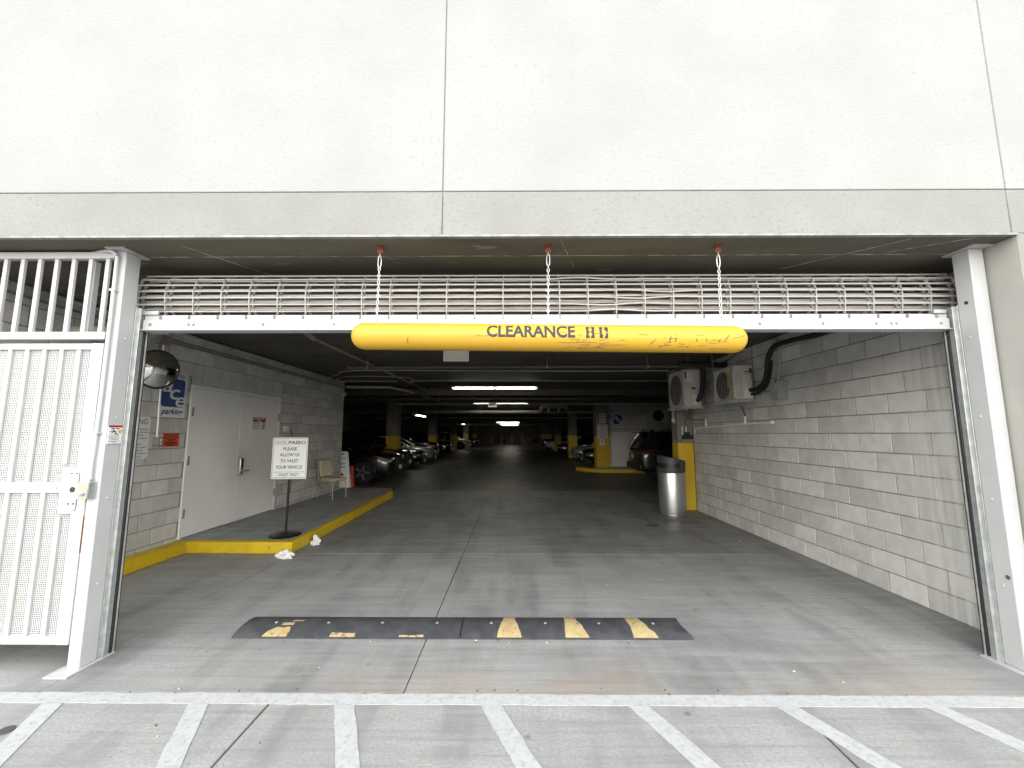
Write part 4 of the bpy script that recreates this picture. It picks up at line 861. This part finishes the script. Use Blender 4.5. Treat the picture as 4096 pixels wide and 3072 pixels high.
sk = thing('column_socket', 'grey socket box with conduit on the left face of the near column', 'socket', (3.495, 9.14, 1.85))
MB().bb(-0.035, 0.028, -0.04, 0.04, 0, 0.10).build('box', galv, sk, bevel=0.004); MB().tube([(0, 0, 0.10), (0, 0, 0.45)], 0.011, 8).build('riser', galv, sk)

# ------------------------------------------------------------------ overhead services
def pipe(label, pts, r, m, cat='pipe', hang=None, nm='overhead_pipe'):
    root = tag(MB().tube(pts, r, 10).build(nm, m), label, cat)
    for x, y, z in hang or []: MB().tube([(x, y, z), (x, y, CEIL)], 0.005, 6).bb(x - 0.012, x + 0.012, y - r - 0.004, y + r + 0.004, z - r - 0.004, z + r + 0.004).build('hanger', galv_d, root)
    return root
p1 = pipe('long sprinkler pipe across the ceiling behind the yellow bar', [(-3.10, 7.62, 2.85), (3.83, 7.52, 2.85)], 0.032, pipe_k, hang=[(-2.75, 7.6, 2.85), (0.6, 7.57, 2.85), (2.45, 7.54, 2.85), (3.2, 7.53, 2.85)])
MB().tube([(-3.13, 7.62, 2.85), (-3.08, 7.62, 2.85)], 0.04, 12).build('red_coupling', red_f, p1); MB().tube([(3.26, 7.53, 2.85), (3.33, 7.53, 2.85)], 0.04, 12).build('red_coupling', red_f, p1)
pipe('thin pale conduit across the ceiling behind the sprinkler pipe', smooth_path([(-4.6, 9.9, 2.95), (-4.05, 9.3, 2.95), (-3.43, 8.72, 2.96), (-1.2, 8.76, 2.96), (1.6, 8.83, 2.96), (3.4, 8.82, 2.96), (3.5, 8.95, 2.9)], 4), 0.009, pvc_d, 'conduit', nm='conduit')
pipe('second thin pale conduit across the ceiling in front of the first lamp', smooth_path([(-4.6, 10.5, 2.95), (-4.0, 9.66, 2.96), (-2.65, 9.8, 2.96), (-2.57, 10.5, 2.96), (-2.3, 10.46, 2.96), (1.9, 10.53, 2.96), (7.0, 10.5, 2.96)], 4), 0.009, pvc_d, 'conduit', nm='conduit')
pl_ = pipe('grey pipe running inwards along the ceiling left of the lamps', [(-2.82, 5.3, 3.0), (-2.82, 5.6, 2.95), (-2.80, 8.5, 2.95), (-2.76, 10.9, 2.95), (-2.70, 22, 2.90)], 0.022, pipe_g, hang=[(-2.81, 7.75, 2.95), (-2.76, 12.5, 2.945)])
MB().tube([(-2.82, 5.34, 2.99), (-2.82, 5.60, 2.95)], 0.035, 12).tube([(-2.82, 5.62, 2.95), (-2.82, 5.66, 2.95)], 0.04, 12).build('elbow', pipe_g, pl_)
MB().tube([(-2.76, 10.85, 2.95), (-2.76, 11.0, 2.95)], 0.04, 10).build('red_coupling', red_f, pl_)
pipe('grey pipe leading inwards from the end of the left wall', [(-4.46, 10.27, 2.93), (-2.95, 10.28, 2.93)], 0.022, pipe_g)
pipe('pale pipe turning inwards above the black car', [(-4.75, 11.5, 2.92), (-3.55, 11.6, 2.92), (-3.3, 12.6, 2.92), (-2.9, 17.5, 2.9)], 0.038, pvc_d)
for y, z, r, x0, x1, lab, m in ((13.9, 2.78, 0.04, -10, 3.5, 'first dark pipe crossing the ceiling beyond the first lamp', pipe_k), (15.0, 2.76, 0.03, -10, 9, 'second dark pipe crossing the ceiling beyond the first lamp', pipe_k), (15.9, 2.74, 0.025, -4.5, 9, 'pale pipe crossing above the exit sign', pvc_d), (21.5, 2.70, 0.05, -10, 9, 'pale pipe crossing just beyond the exit sign', pipe_g), (27.0, 2.62, 0.05, -9, 9, 'dusty pipe crossing at the second pair of columns', pipe_g), (31.0, 2.6, 0.06, -9, 9, 'dusty pipe crossing past the second pair of columns', pipe_g), (39.5, 2.56, 0.06, -9, 9, 'dusty pipe crossing at the third pair of columns', pipe_g), (46.0, 2.56, 0.06, -9, 9, 'dusty pipe crossing at the fourth pair of columns', pipe_g)):
    pipe(lab, [(x0, y, z), (x1, y, z)], r, m)
bp_ = pipe('big pale drain pipe crossing under the exit sign lamp', [(-4.2, 18.9, 2.60), (0.9, 18.9, 2.60)], 0.075, pipe_g, hang=[(-1.6, 18.9, 2.6), (0.0, 18.9, 2.6)])
MB().tube(smooth_path([(0.85, 18.9, 2.60), (1.15, 18.9, 2.62), (1.25, 18.9, 2.78), (1.4, 18.9, 2.86), (2.2, 18.9, 2.86), (2.35, 18.9, 2.78), (2.4, 18.9, 2.64)], 5), 0.09, 12).build('loop', pipe_g, bp_)
MB().tube([(1.55, 18.9, 2.58), (1.55, 18.9, 2.84)], 0.06, 10).build('trap', pipe_g, bp_); MB().tube([(2.02, 18.9, 2.58), (2.02, 18.9, 2.84)], 0.06, 10).build('trap', pipe_g, bp_)
pipe('pale drain pipe leaving the loop towards the right columns', [(2.4, 18.95, 2.60), (3.58, 18.95, 2.60)], 0.05, pipe_g)
# fluorescent lamps
def lamp(label, x, y, z, rz=0.0, L_=2.42):
    root = thing('strip_lamp', label, 'lamp', (x, y, z), rz, group='lit strip lamps')
    MB().prism([(-0.09, 0.0), (0.09, 0.0), (0.12, -0.035), (-0.12, -0.035)], -L_ / 2, L_ / 2, 'yz').build('tray', sign_w, root)
    for a0, a1 in ((-L_ / 2 + 0.06, -0.03), (0.03, L_ / 2 - 0.06)):
        for yy in (-0.05, 0.05): MB().tube([(a0, yy, -0.055), (a1, yy, -0.055)], 0.018, 8).build('tube', tube_m, root)
    for s_ in (-1, 1): MB().bb(s_ * L_ / 2 - 0.02, s_ * L_ / 2 + 0.02, -0.11, 0.11, -0.085, -0.0).build('end_cap', sign_w, root)
    MB().tube([(-0.8, 0, 0), (-0.8, 0, CEIL - z)], 0.006, 6).tube([(0.8, 0, 0), (0.8, 0, CEIL - z)], 0.006, 6).build('hanger', galv_d, root)
    return root
lamp('lit strip lamp nearest the entrance on the ceiling', -0.57, 11.69, 2.955)
lamp('lit strip lamp behind the exit sign', -0.62, 18.06, 2.955)
for i, y in enumerate((43.3, 51.8, 59.0)): lamp(['lit strip lamp third along the aisle', 'lit strip lamp fourth along the aisle', 'lit strip lamp furthest along the aisle'][i], -0.72, y, 2.80)
lamp('lit strip lamp over the left parking bays past the first column', -5.35, 23.2, 2.66, R(90), 2.42)
lamp('lit strip lamp over the left parking bays past the third column', -5.6, 44.5, 2.66, R(90), 2.42)
lamp('lit strip lamp over the right parking bays past the valet column', 6.2, 24.0, 2.66, R(90), 2.42)
ex = thing('exit_sign', 'small exit sign hanging in front of the second lamp', 'exit sign', (-0.89, 16.4, 2.66))
MB().bb(-0.17, 0.17, -0.02, 0.02, 0, 0.20).build('panel', exit_w, ex, bevel=0.006); text('lettering', 'EXIT', exit_r, ex, 0, 0.10, 0.13, 0.24, -0.0215, 0.03)
MB().bb(-0.06, 0.06, -0.03, 0.03, 0.2, 0.24).tube([(0, 0, 0.2), (0, 0, CEIL - 2.66)], 0.01, 6).build('mount', galv_d, ex)

# ------------------------------------------------------------------ back right: kerb, panel, signs
rk = MB().prism([(2.72, 18.35), (3.0, 17.75), (3.6, 17.42), (4.3, 17.33), (9.0, 17.33), (9.0, 18.6), (2.72, 18.6)], 0.0, 0.148, 'xy').build('kerb_island', deck_m, kind='structure', bevel=0.01)
kpts = [(2.72, 18.35), (3.0, 17.75), (3.6, 17.42), (4.3, 17.33), (9.0, 17.33)]
MB().prism([(x, y - 0.012) for x, y in kpts] + [(9.0, 17.45), (4.3, 17.45), (3.66, 17.54), (3.08, 17.84), (2.82, 18.38)], 0.0, 0.153, 'xy').build('kerb', kerb_y, rk, bevel=0.01)
MB().prism([(2.70, 18.35), (2.82, 18.35), (2.82, 18.6), (2.70, 18.6)], 0.0, 0.152).build('kerb', kerb_y, rk)
tag(MB().bb(4.185, 6.5, 18.585, 18.612, 0.16, 1.665).build('wall_panel', frp, bevel=0.003), 'plain white panel low on the back right block wall', 'panel')
a2 = thing('parking_sign', 'blue and white operator parking sign on the back right wall', 'sign', (4.62, 18.608, 2.21)); ace(a2, 0.455, 0.635)
v1 = thing('valet_sign', 'small white valet parking only sign high on the right column', 'sign', (3.865, 18.294, 2.295))
MB().bb(-0.14, 0.14, -0.004, 0, -0.22, 0.22).build('panel', sign_w, v1)
for s_, z in (('VALET', 0.12), ('PARKING', 0.0), ('ONLY', -0.12)): text('lettering', s_, ink_g, v1, 0, z, 0.075, 0.19 if s_ != 'PARKING' else 0.24, -0.0055, 0.01)
v2 = thing('valet_sign', 'white hotel valet notice on the right column above the yellow base', 'sign', (3.855, 18.292, 1.71))
MB().bb(-0.225, 0.225, -0.004, 0, -0.30, 0.30).build('panel', sign_w, v2)
for s_, z, w in (('HOTEL PASEO', 0.225, 0.38), ('PLEASE', 0.125, 0.18), ('ALLOW US', 0.03, 0.25), ('TO VALET', -0.06, 0.24), ('YOUR VEHICLE', -0.15, 0.36), ('VALET ONLY', -0.25, 0.28)): text('lettering', s_, ink_g, v2, 0, z, 0.05, w, -0.0055, 0.015)
v3 = thing('paper_notice', 'crumpled paper notice taped on the yellow column base', 'notice', (3.835, 18.29, 1.23))
vs = []; fs = []
for j in range(6):
    for i in range(5): vs.append((-0.105 + 0.0525 * i, -0.004 - 0.012 * abs(mnoise.noise((i * 1.3, j * 1.1, 3))), -0.135 + 0.054 * j))
for j in range(5):
    for i in range(4): q_ = j * 5 + i; fs.append((q_, q_ + 1, q_ + 6, q_ + 5))
MB().add(vs, fs).build('sheet', sign_w, v3, smooth=0); MB().bb(-0.02, 0.03, -0.02, -0.017, 0.0, 0.08).build('print', ink, v3)
# far end: bollards, bags, carton, far speed bumps
for x, lab in ((-6.5, 'leftmost yellow bollard before the far end wall'), (-4.95, 'second yellow bollard from the left at the far end'), (-3.45, 'third yellow bollard from the left at the far end'), (-1.9, 'rightmost yellow bollard before the far end wall')):
    o = tag(MB().lathe([(0.075, 0), (0.075, 1.22), (0.05, 1.27), (0.01, 1.28)], 14, (x + 3.0, 62.5, 0)).build('bollard', col_y), lab, 'bollard', 'bollards at the far end')
def crumple(name, label, cat, c, r, m, seed, sz=(1, 1, 1), group=None, amp=0.55):
    bm = bmesh.new(); bmesh.ops.create_icosphere(bm, subdivisions=3, radius=1)
    for v in bm.verts:
        p = v.co.copy(); k = 1 + amp * mnoise.noise(p * 1.7 + Vector((seed, 0, 0))) + amp * 0.5 * mnoise.noise(p * 4.5 + Vector((0, seed, 0)))
        q_ = p * k; v.co = Vector((q_.x * sz[0] * r, q_.y * sz[1] * r, max(-0.55, q_.z) * sz[2] * r))
    mz = min(v.co.z for v in bm.verts)
    for v in bm.verts: v.co += Vector((c[0], c[1], c[2] - mz))
    me = bpy.data.meshes.new(name); bm.to_mesh(me); bm.free(); me.materials.append(m); return tag(link(name, me), label, cat, group)
crumple('rubbish_bag', 'grey rubbish bag heaped between the far bollards', 'bag', (-1.2, 63.6, 0), 0.5, wall_far, 3, (1, 0.8, 1.1))
bx2 = tag(MB().bb(1.2, 2.6, 63.2, 64.0, 0, 0.9).build('carton', conc_col, bevel=0.02), 'grey carton on the floor before the far end wall', 'carton')
for x0, x1, lab in ((-4.6, -1.1, 'far dark speed bump left of the aisle centre'), (0.15, 3.2, 'far dark speed bump right of the aisle centre')):
    tag(MB().prism([(0, 0), (0.08, 0.045), (0.18, 0.06), (0.28, 0.045), (0.36, 0)], x0, x1, 'yz', mat=Matrix.Translation((0, 38.9, 0))).build('speed_bump', bumpr), lab, 'speed bump')
# litter
crumple('crumpled_tissue', 'crumpled white tissue at the corner of the yellow kerb', 'tissue', (-3.02, 5.62, 0.0), 0.062, tissue, 11, (1.5, 0.7, 1.0), amp=0.9)
crumple('crumpled_tissue', 'smaller crumpled white tissue along the side of the kerb', 'tissue', (-2.93, 6.28, 0.0), 0.055, tissue, 23, (1.0, 0.7, 1.3), amp=0.9)
tag(MB().lathe([(0.038, 0.0), (0.036, 0.0068)], 18, (-2.80, 2.46, 0)).build('utility_cap', M('cap_iron', (0.06, 0.06, 0.06), 0.8)), 'dark round cap set in the leftmost white stripe', 'cap')
tag(MB().prism([(x + 2.42, y + 7.55) for x, y in ((-0.14, -0.03), (0.06, -0.05), (0.15, 0.0), (0.05, 0.05), (-0.1, 0.03))], 0.0005, 0.007, 'xy').build('flattened_card', M('card_dark', (0.05, 0.047, 0.045), 0.9)), 'flattened dark scrap on the floor in front of the bin', 'scrap')
deb = MB(); deb2 = MB()
for i in range(95):
    x, y = random.uniform(-2.9, 3.6), random.uniform(1.0, 9.0)
    if random.random() < 0.45: x, y = random.choice([(random.uniform(-4.3, -3.0), random.uniform(5.55, 5.78)), (random.uniform(-2.98, -2.85), random.uniform(5.9, 8.5)), (random.uniform(-2.2, 1.4), random.uniform(3.42, 3.48)), (random.uniform(-3, 3.3), random.uniform(2.80, 2.86))])
    s_ = random.uniform(0.003, 0.010); t = random.uniform(0, 6.28)
    (deb2 if random.random() < 0.35 else deb).prism([(x + s_ * math.cos(t + q_) * (1 if k_ % 2 else 0.45), y + s_ * math.sin(t + q_) * (1 if k_ % 2 else 0.45)) for k_, q_ in enumerate((0, 1.2, 2.9, 4.1, 5.3))], 0.0005, 0.003 + s_ * 0.25)
tag(deb.build('leaf_litter', dead_l, kind='stuff'), 'dark specks of leaf litter over the concrete', 'litter'); tag(deb2.build('paper_bits', pale_l, kind='stuff'), 'pale crumbs and paper bits over the concrete', 'litter')

# ------------------------------------------------------------------ parked cars
cache = {}
def bake(obj):
    dg = bpy.context.evaluated_depsgraph_get(); me = bpy.data.meshes.new_from_object(obj.evaluated_get(dg)); bpy.data.objects.remove(obj); return me
KINDS = {
 'suv':   dict(L=4.65, W=1.88, H=1.70, belt=1.06, hood=1.04, wb=1.36, r=0.365, ws=1.02, rf=0.22, rr=-1.95, tb=-2.24, nose=0.90, deck=1.10),
 'sedan': dict(L=4.65, W=1.82, H=1.45, belt=0.92, hood=0.90, wb=1.36, r=0.325, ws=0.92, rf=0.10, rr=-1.05, tb=-1.80, nose=0.74, deck=1.02),
 'tall':  dict(L=4.80, W=1.95, H=1.95, belt=1.15, hood=1.12, wb=1.42, r=0.39, ws=0.95, rf=0.45, rr=-2.25, tb=-2.34, nose=1.02, deck=1.15)}
def car_meshes(kind):
    if kind in cache: return cache[kind]
    K = KINDS[kind]; L_, W_, H_ = K['L'] / 2, K['W'] / 2, K['H']; out = {}
    be, ho, no, de = K['belt'], K['hood'], K['nose'], K['deck']
    S = [(L_, 0.40, no - 0.22, no - 0.10, 0.62), (L_ - 0.04, 0.30, no - 0.12, no - 0.02, 0.76), (L_ - 0.18, 0.24, no - 0.03, no + 0.05, 0.89), (L_ - 0.45, 0.22, no + 0.04, no + 0.10, 0.96),
         (K['ws'] + 0.35, 0.22, be - 0.06, ho + 0.02, 0.99), (K['ws'], 0.22, be - 0.03, ho + 0.06, 1.0), (0.3, 0.21, be - 0.02, be + 0.04, 1.0), (-0.8, 0.21, be - 0.01, be + 0.05, 1.0),
         (-1.5, 0.22, be + 0.02, de, 0.99), (-L_ + 0.45, 0.24, be + 0.03, de, 0.95), (-L_ + 0.14, 0.28, be - 0.0, de - 0.02, 0.89), (-L_ + 0.03, 0.34, be - 0.10, de - 0.10, 0.78), (-L_, 0.42, be - 0.2, de - 0.18, 0.66)]
    vs = []; fs = []
    for x, zb, zs, zt, wf in S:
        w = W_ * wf
        half = [(0, zb), (w * 0.86, zb), (w * 0.97, zb + 0.10), (w * 0.99, zb + 0.22), (w, zs - 0.22), (w * 0.975, zs - 0.08), (w * 0.93, zs), (w * 0.78, zs + (zt - zs) * 0.55), (w * 0.4, zt - 0.008), (0, zt)]
        ring = half + [(-a_, b_) for a_, b_ in reversed(half[1:-1])]
        vs += [(x, a_, b_) for a_, b_ in ring]
    n = 18
    for i in range(len(S) - 1): fs += [(i * n + k, i * n + (k + 1) % n, (i + 1) * n + (k + 1) % n, (i + 1) * n + k) for k in range(n)]
    fs += [tuple(range(n)), tuple((len(S) - 1) * n + k for k in reversed(range(n)))]
    bo = MB().add(vs, fs).build('tmp', None); md = bo.modifiers.new('s', 'SUBSURF'); md.levels = 2; md.render_levels = 2
    bo = link('tmp', bake(bo)); cuts = []
    for sx_ in (K['wb'], -K['wb']):
        for sy_ in (-1, 1):
            c = MB().tube([(sx_, sy_ * (W_ - 0.30), K['r']), (sx_, sy_ * (W_ + 0.3), K['r'])], K['r'] + 0.06, 28).build('cut', None)
            b_ = bo.modifiers.new('b', 'BOOLEAN'); b_.object = c; b_.operation = 'DIFFERENCE'; b_.solver = 'EXACT'; cuts.append(c)
    me = bake(bo); [bpy.data.objects.remove(c) for c in cuts]
    me.shade_smooth(); me.set_sharp_from_angle(angle=R(35)); out['body'] = me
    # greenhouse
    ws, rf, rr, tb = K['ws'], K['rf'], K['rr'], K['tb']; zb = be - 0.02; wb_ = W_ * 0.90; wr = W_ * 0.69
    G = [(ws + 0.10, zb + 0.02, wb_ * 0.86), ((ws + rf) / 2, (zb + H_) / 2 + 0.06, (wb_ + wr) / 2 * 0.97), (rf, H_ - 0.05, wr), ((rf + rr) / 2 + 0.1, H_, wr * 1.02), (rr + 0.05, H_ - 0.05, wr * 0.97), ((rr + tb) / 2, (de + H_) / 2, (wb_ + wr) / 2 * 0.94), (tb - 0.02, de - 0.02, wb_ * 0.86)]
    def sec(x, zt, wt, off=0.0):
        base = wb_ - 0.01 if zt - zb > 0.1 else wt
        wt_, zt_ = wt + off, zt + off
        h_ = [(base + off, zb - 0.03), (base - 0.02 + off, zb + (zt - zb) * 0.18), (wt_ + (base - wt) * 0.22, zb + (zt_ - zb) * 0.78), (wt_ - 0.01, zt_ - 0.035 * min(1, (zt - zb) / 0.3)), (wt_ * 0.8, zt_), (0, zt_ + 0.012)]
        return [(x, a_, b_) for a_, b_ in h_] + [(x, -a_, b_) for a_, b_ in reversed(h_[:-1])]
    def loft(rows):
        v_ = [p for r_ in rows for p in r_]; n_ = len(rows[0])
        return MB().add(v_, [(i * n_ + k, i * n_ + k + 1, (i + 1) * n_ + k + 1, (i + 1) * n_ + k) for i in range(len(rows) - 1) for k in range(n_ - 1)])
    out['windows'] = loft([sec(*g_) for g_ in G]).mesh('windows', None, 50)
    rows = [sec(*g_, 0.012)[3:8] for g_ in G[2:5]]
    out['roof'] = loft(rows).mesh('roof', None, 60)
    pil = []
    for s_ in (-1, 1):
        idx = 3 if s_ > 0 else 7
        pil.append(MB().tube([sec(*g_, 0.004)[idx] for g_ in G[:3]], 0.03, 6)); pil.append(MB().tube([sec(*g_, 0.004)[idx] for g_ in G[4:]], 0.045, 6))
        t_ = sec(*G[3], 0.004); pil.append(MB().tube([(-0.25, t_[0][1] * s_, t_[0][2]), (-0.25, t_[2][1] * s_, t_[2][2]), (-0.25, t_[3][1] * s_, t_[3][2])], 0.028, 6))
        xr_ = rr + 0.25
        pil.append(MB().prism([(xr_ + 0.12, zb), (tb + 0.12, zb), (rr + 0.0, H_ - 0.10), (xr_ - 0.05, H_ - 0.08)], s_ * (wr + 0.05), s_ * (wb_ - 0.035), 'xz'))
    out['pillars'] = [p_.mesh('pillar', None, 50) for p_ in pil]
    r = K['r']; mt = Matrix.Rotation(R(90), 4, 'X')
    out['tyre'] = MB().lathe([(r * 0.66, -0.10), (r * 0.95, -0.105), (r, -0.08), (r, 0.08), (r * 0.95, 0.105), (r * 0.66, 0.10)], 32, mat=mt).mesh('wheel', tyre_m, 35)
    rim = MB()
    rim.lathe([(r * 0.70, -0.112), (r * 0.70, -0.09), (r * 0.62, -0.085), (r * 0.62, -0.105)], 32, mat=mt); rim.lathe([(r * 0.17, -0.105), (r * 0.14, -0.12), (r * 0.03, -0.122)], 16, mat=mt)
    for k in range(5):
        m_ = Matrix.Rotation(R(72 * k), 4, 'Y')
        for d_ in (-1, 1): rim.box((r * 0.38, -0.105 if d_ > 0 else -0.105, d_ * r * 0.075), (r * 0.52, 0.018, r * 0.07), mat=m_ @ Matrix.Rotation(R(d_ * 4), 4, 'Y'))
    out['rim'] = rim.mesh('rim', rim_m, 35)
    cache[kind] = out; return out
def car(kind, name, label, paint_, x, y, face, plate=True, lit=True, grille_bars=5, rear=False, group=None):
    """face +1: nose towards +x"""
    K = KINDS[kind]; Mx = car_meshes(kind); L_, W_ = K['L'] / 2, K['W'] / 2; no = K['nose']; r = K['r']
    root = thing(name, label, 'car', (x, y, 0), 0 if face > 0 else R(180), group='parked cars')
    def put(nm, mesh, m, par=root, slot=True):
        o = link(nm, mesh, par)
        if len(mesh.materials) == 0: mesh.materials.append(m)
        o.material_slots[0].link = 'OBJECT'; o.material_slots[0].material = m
        return o
    put('body', Mx['body'], paint_); put('windows', Mx['windows'], glass_k); put('roof', Mx['roof'], paint_); [put('pillar', p_, paint_) for p_ in Mx['pillars']]
    for sx_ in (K['wb'], -K['wb']):
        for sy_ in (-1, 1):
            w = put('wheel', Mx['tyre'], tyre_m); w.location = (sx_, sy_ * (W_ - 0.125), r)
            if sy_ > 0: w.rotation_euler.z = R(180)
            put('rim', Mx['rim'], rim_m, w)
    for s_ in (-1, 1):
        hl = MB().prism([(L_ - 0.50, no - 0.015), (L_ - 0.16, no - 0.13), (L_ - 0.10, no - 0.24), (L_ - 0.36, no - 0.17)], 0.0, 0.05, 'xz', mat=Matrix.Translation((0, s_ * W_ * 0.875 - (0.0 if s_ < 0 else 0.03), 0)) @ Matrix.Rotation(-s_ * R(9), 4, 'Z') if False else Matrix.Translation((0.0, s_ * (W_ * 0.90) - 0.03, 0)))
        hl.build('headlight_wing', lens_m, root, bevel=0.01)
        MB().box((L_ - 0.10, s_ * W_ * 0.70, no - 0.16), (0.10, W_ * 0.30, 0.11), mat=None).build('headlight', lens_m, root, bevel=0.03)
        MB().prism([(L_ - 0.62, no + 0.0), (L_ - 0.36, no - 0.055), (L_ - 0.34, no - 0.085), (L_ - 0.42, no - 0.075)], s_ * W_ * 0.955 - 0.02, s_ * W_ * 0.955 + 0.02, 'xz').build('turn_signal', amber, root)
        MB().box((K['ws'] - 0.05, s_ * (W_ + 0.09), K['belt'] + 0.06), (0.12, 0.22, 0.14)).build('mirror', paint_, root, bevel=0.03)
    MB().box((L_ - 0.015, 0, no - 0.27), (0.06, W_ * 1.05, 0.30)).build('grille', black, root, bevel=0.03)
    for i in range(grille_bars):
        MB().box((L_ + 0.018, 0, no - 0.38 + 0.26 * i / max(1, grille_bars - 1)), (0.012, W_ * (0.98 - 0.05 * i), 0.012)).build('grille_bar', chrome, root)
    MB().lathe([(0.06, 0), (0.05, 0.012)], 16, mat=Matrix.Translation((L_ + 0.02, 0, no - 0.20)) @ Matrix.Rotation(R(90), 4, 'Y')).build('badge', chrome, root)
    if plate: MB().box((L_ + 0.028, 0, no - 0.42), (0.01, 0.30, 0.15)).build('number_plate', plate_w, root)
    MB().tube(smooth_path([(L_ - 0.22, -W_ * 0.88, 0.40), (L_ - 0.05, -W_ * 0.68, 0.30), (L_ + 0.0, 0, 0.28), (L_ - 0.05, W_ * 0.68, 0.30), (L_ - 0.22, W_ * 0.88, 0.40)], 5), 0.016, 8).build('bumper_trim', chrome if kind != 'sedan' else paint_, root)
    for s_ in (-1, 1):
        MB().tube(smooth_path([(K['wb'] + (r + 0.07) * math.cos(R(q_)), s_ * (W_ + 0.004), r + (r + 0.07) * math.sin(R(q_))) for q_ in range(-10, 191, 20)], 2), 0.022, 6).build('arch_trim', black, root)
        MB().tube(smooth_path([(-K['wb'] + (r + 0.07) * math.cos(R(q_)), s_ * (W_ - 0.012), r + (r + 0.07) * math.sin(R(q_))) for q_ in range(-10, 191, 20)], 2), 0.022, 6).build('arch_trim', black, root)
    if kind != 'sedan':
        for s_ in (-1, 1): MB().tube(smooth_path([(K['rf'] - 0.1, s_ * W_ * 0.60, K['H'] - 0.02), (K['rf'] - 0.2, s_ * W_ * 0.60, K['H'] + 0.035), (K['rr'] + 0.3, s_ * W_ * 0.60, K['H'] + 0.03), (K['rr'] + 0.2, s_ * W_ * 0.60, K['H'] - 0.02)], 5), 0.014, 6).build('roof_rail', chrome, root)
    if rear:
        be = K['belt']
        for s_ in (-1, 1):
            MB().tube(smooth_path([(-L_ + 0.02, s_ * W_ * 0.45, be - 0.04), (-L_ + 0.06, s_ * W_ * 0.80, be - 0.035), (-L_ + 0.28, s_ * W_ * 0.955, be - 0.02), (-L_ + 0.60, s_ * W_ * 0.985, be + 0.0)], 5), [0.02] * 8 + [0.018] * 8, 8).build('tail_light', tail_r, root)
        MB().box((-L_ - 0.01, 0, be - 0.26), (0.04, 0.5, 0.2)).build('plate_recess', black, root, bevel=0.01); MB().box((-L_ - 0.035, 0, be - 0.26), (0.01, 0.30, 0.15)).build('number_plate', plate_w, root)
        MB().box((-L_ + 0.06, 0, 0.46), (0.22, W_ * 1.75, 0.24)).build('rear_bumper', black, root, bevel=0.06)
        MB().box((K['rr'] - 0.08, 0, K['H'] - 0.045), (0.34, W_ * 1.28, 0.035)).build('spoiler', paint_, root, bevel=0.012)
        MB().box((K['rr'] + 0.35, 0, K['H'] + 0.03), (0.14, 0.03, 0.07), taper=0.6).build('antenna_fin', paint_, root)
        for s_ in (-1, 1): MB().tube(smooth_path([(K['rr'] + 0.42, s_ * (W_ * 0.86), be + 0.10), (K['rr'] + 0.75, s_ * (W_ * 0.885), be + 0.02), (0.9, s_ * (W_ * 0.90), be + 0.0)], 5), 0.010, 6).build('window_trim', chrome, root)
    return root
SUVL = KINDS['suv']['L'] / 2; SEL = KINDS['sedan']['L'] / 2; TLL = KINDS['tall']['L'] / 2
car('suv', 'parked_suv', 'black car nearest the raised walkway on the left', paint_k, -3.98 - SUVL, 14.45, 1)
car('suv', 'parked_suv', 'second black car on the left in front of the yellow column', paint_k, -4.35 - SUVL, 17.25, 1, grille_bars=4)
car('sedan', 'parked_sedan', 'black car on the left just past the first column', paint_k, -4.45 - SEL, 20.5, 1)
car('sedan', 'parked_sedan', 'silver sedan on the left between black cars', paint_s, -4.42 - SEL, 23.1, 1)
car('tall', 'parked_suv', 'tall black car on the left before the second column', paint_k, -4.75 - TLL, 25.7, 1, grille_bars=6)
car('suv', 'parked_suv', 'dark car on the left past the second column', paint_k, -4.75 - SUVL, 31.2, 1)
car('suv', 'parked_suv', 'white car on the left past the third column', paint_w, -4.55 - SUVL, 43.0, 1)
car('suv', 'parked_suv', 'dark car furthest along the left row', paint_k, -4.3 - SUVL, 50.0, 1)
car('suv', 'parked_suv', 'dark car at right with red tail light behind the bin', paint_g, 4.34 + SUVL, 15.35, 1, rear=True)
car('sedan', 'parked_sedan', 'black sedan on the right behind the valet column', paint_k, 3.45 + SEL, 21.6, -1)
car('sedan', 'parked_sedan', 'silver car on the right before the second right column', paint_s, 3.45 + SEL, 25.2, -1)
car('sedan', 'parked_sedan', 'black sedan on the right past the second right column', paint_k, 3.15 + SEL, 31.4, -1)
car('sedan', 'parked_sedan', 'white car on the right past the third right column', paint_w, 3.0 + SEL, 41.5, -1)
car('suv', 'parked_suv', 'dark car furthest along the right row', paint_k, 2.6 + SUVL, 44.5, -1)
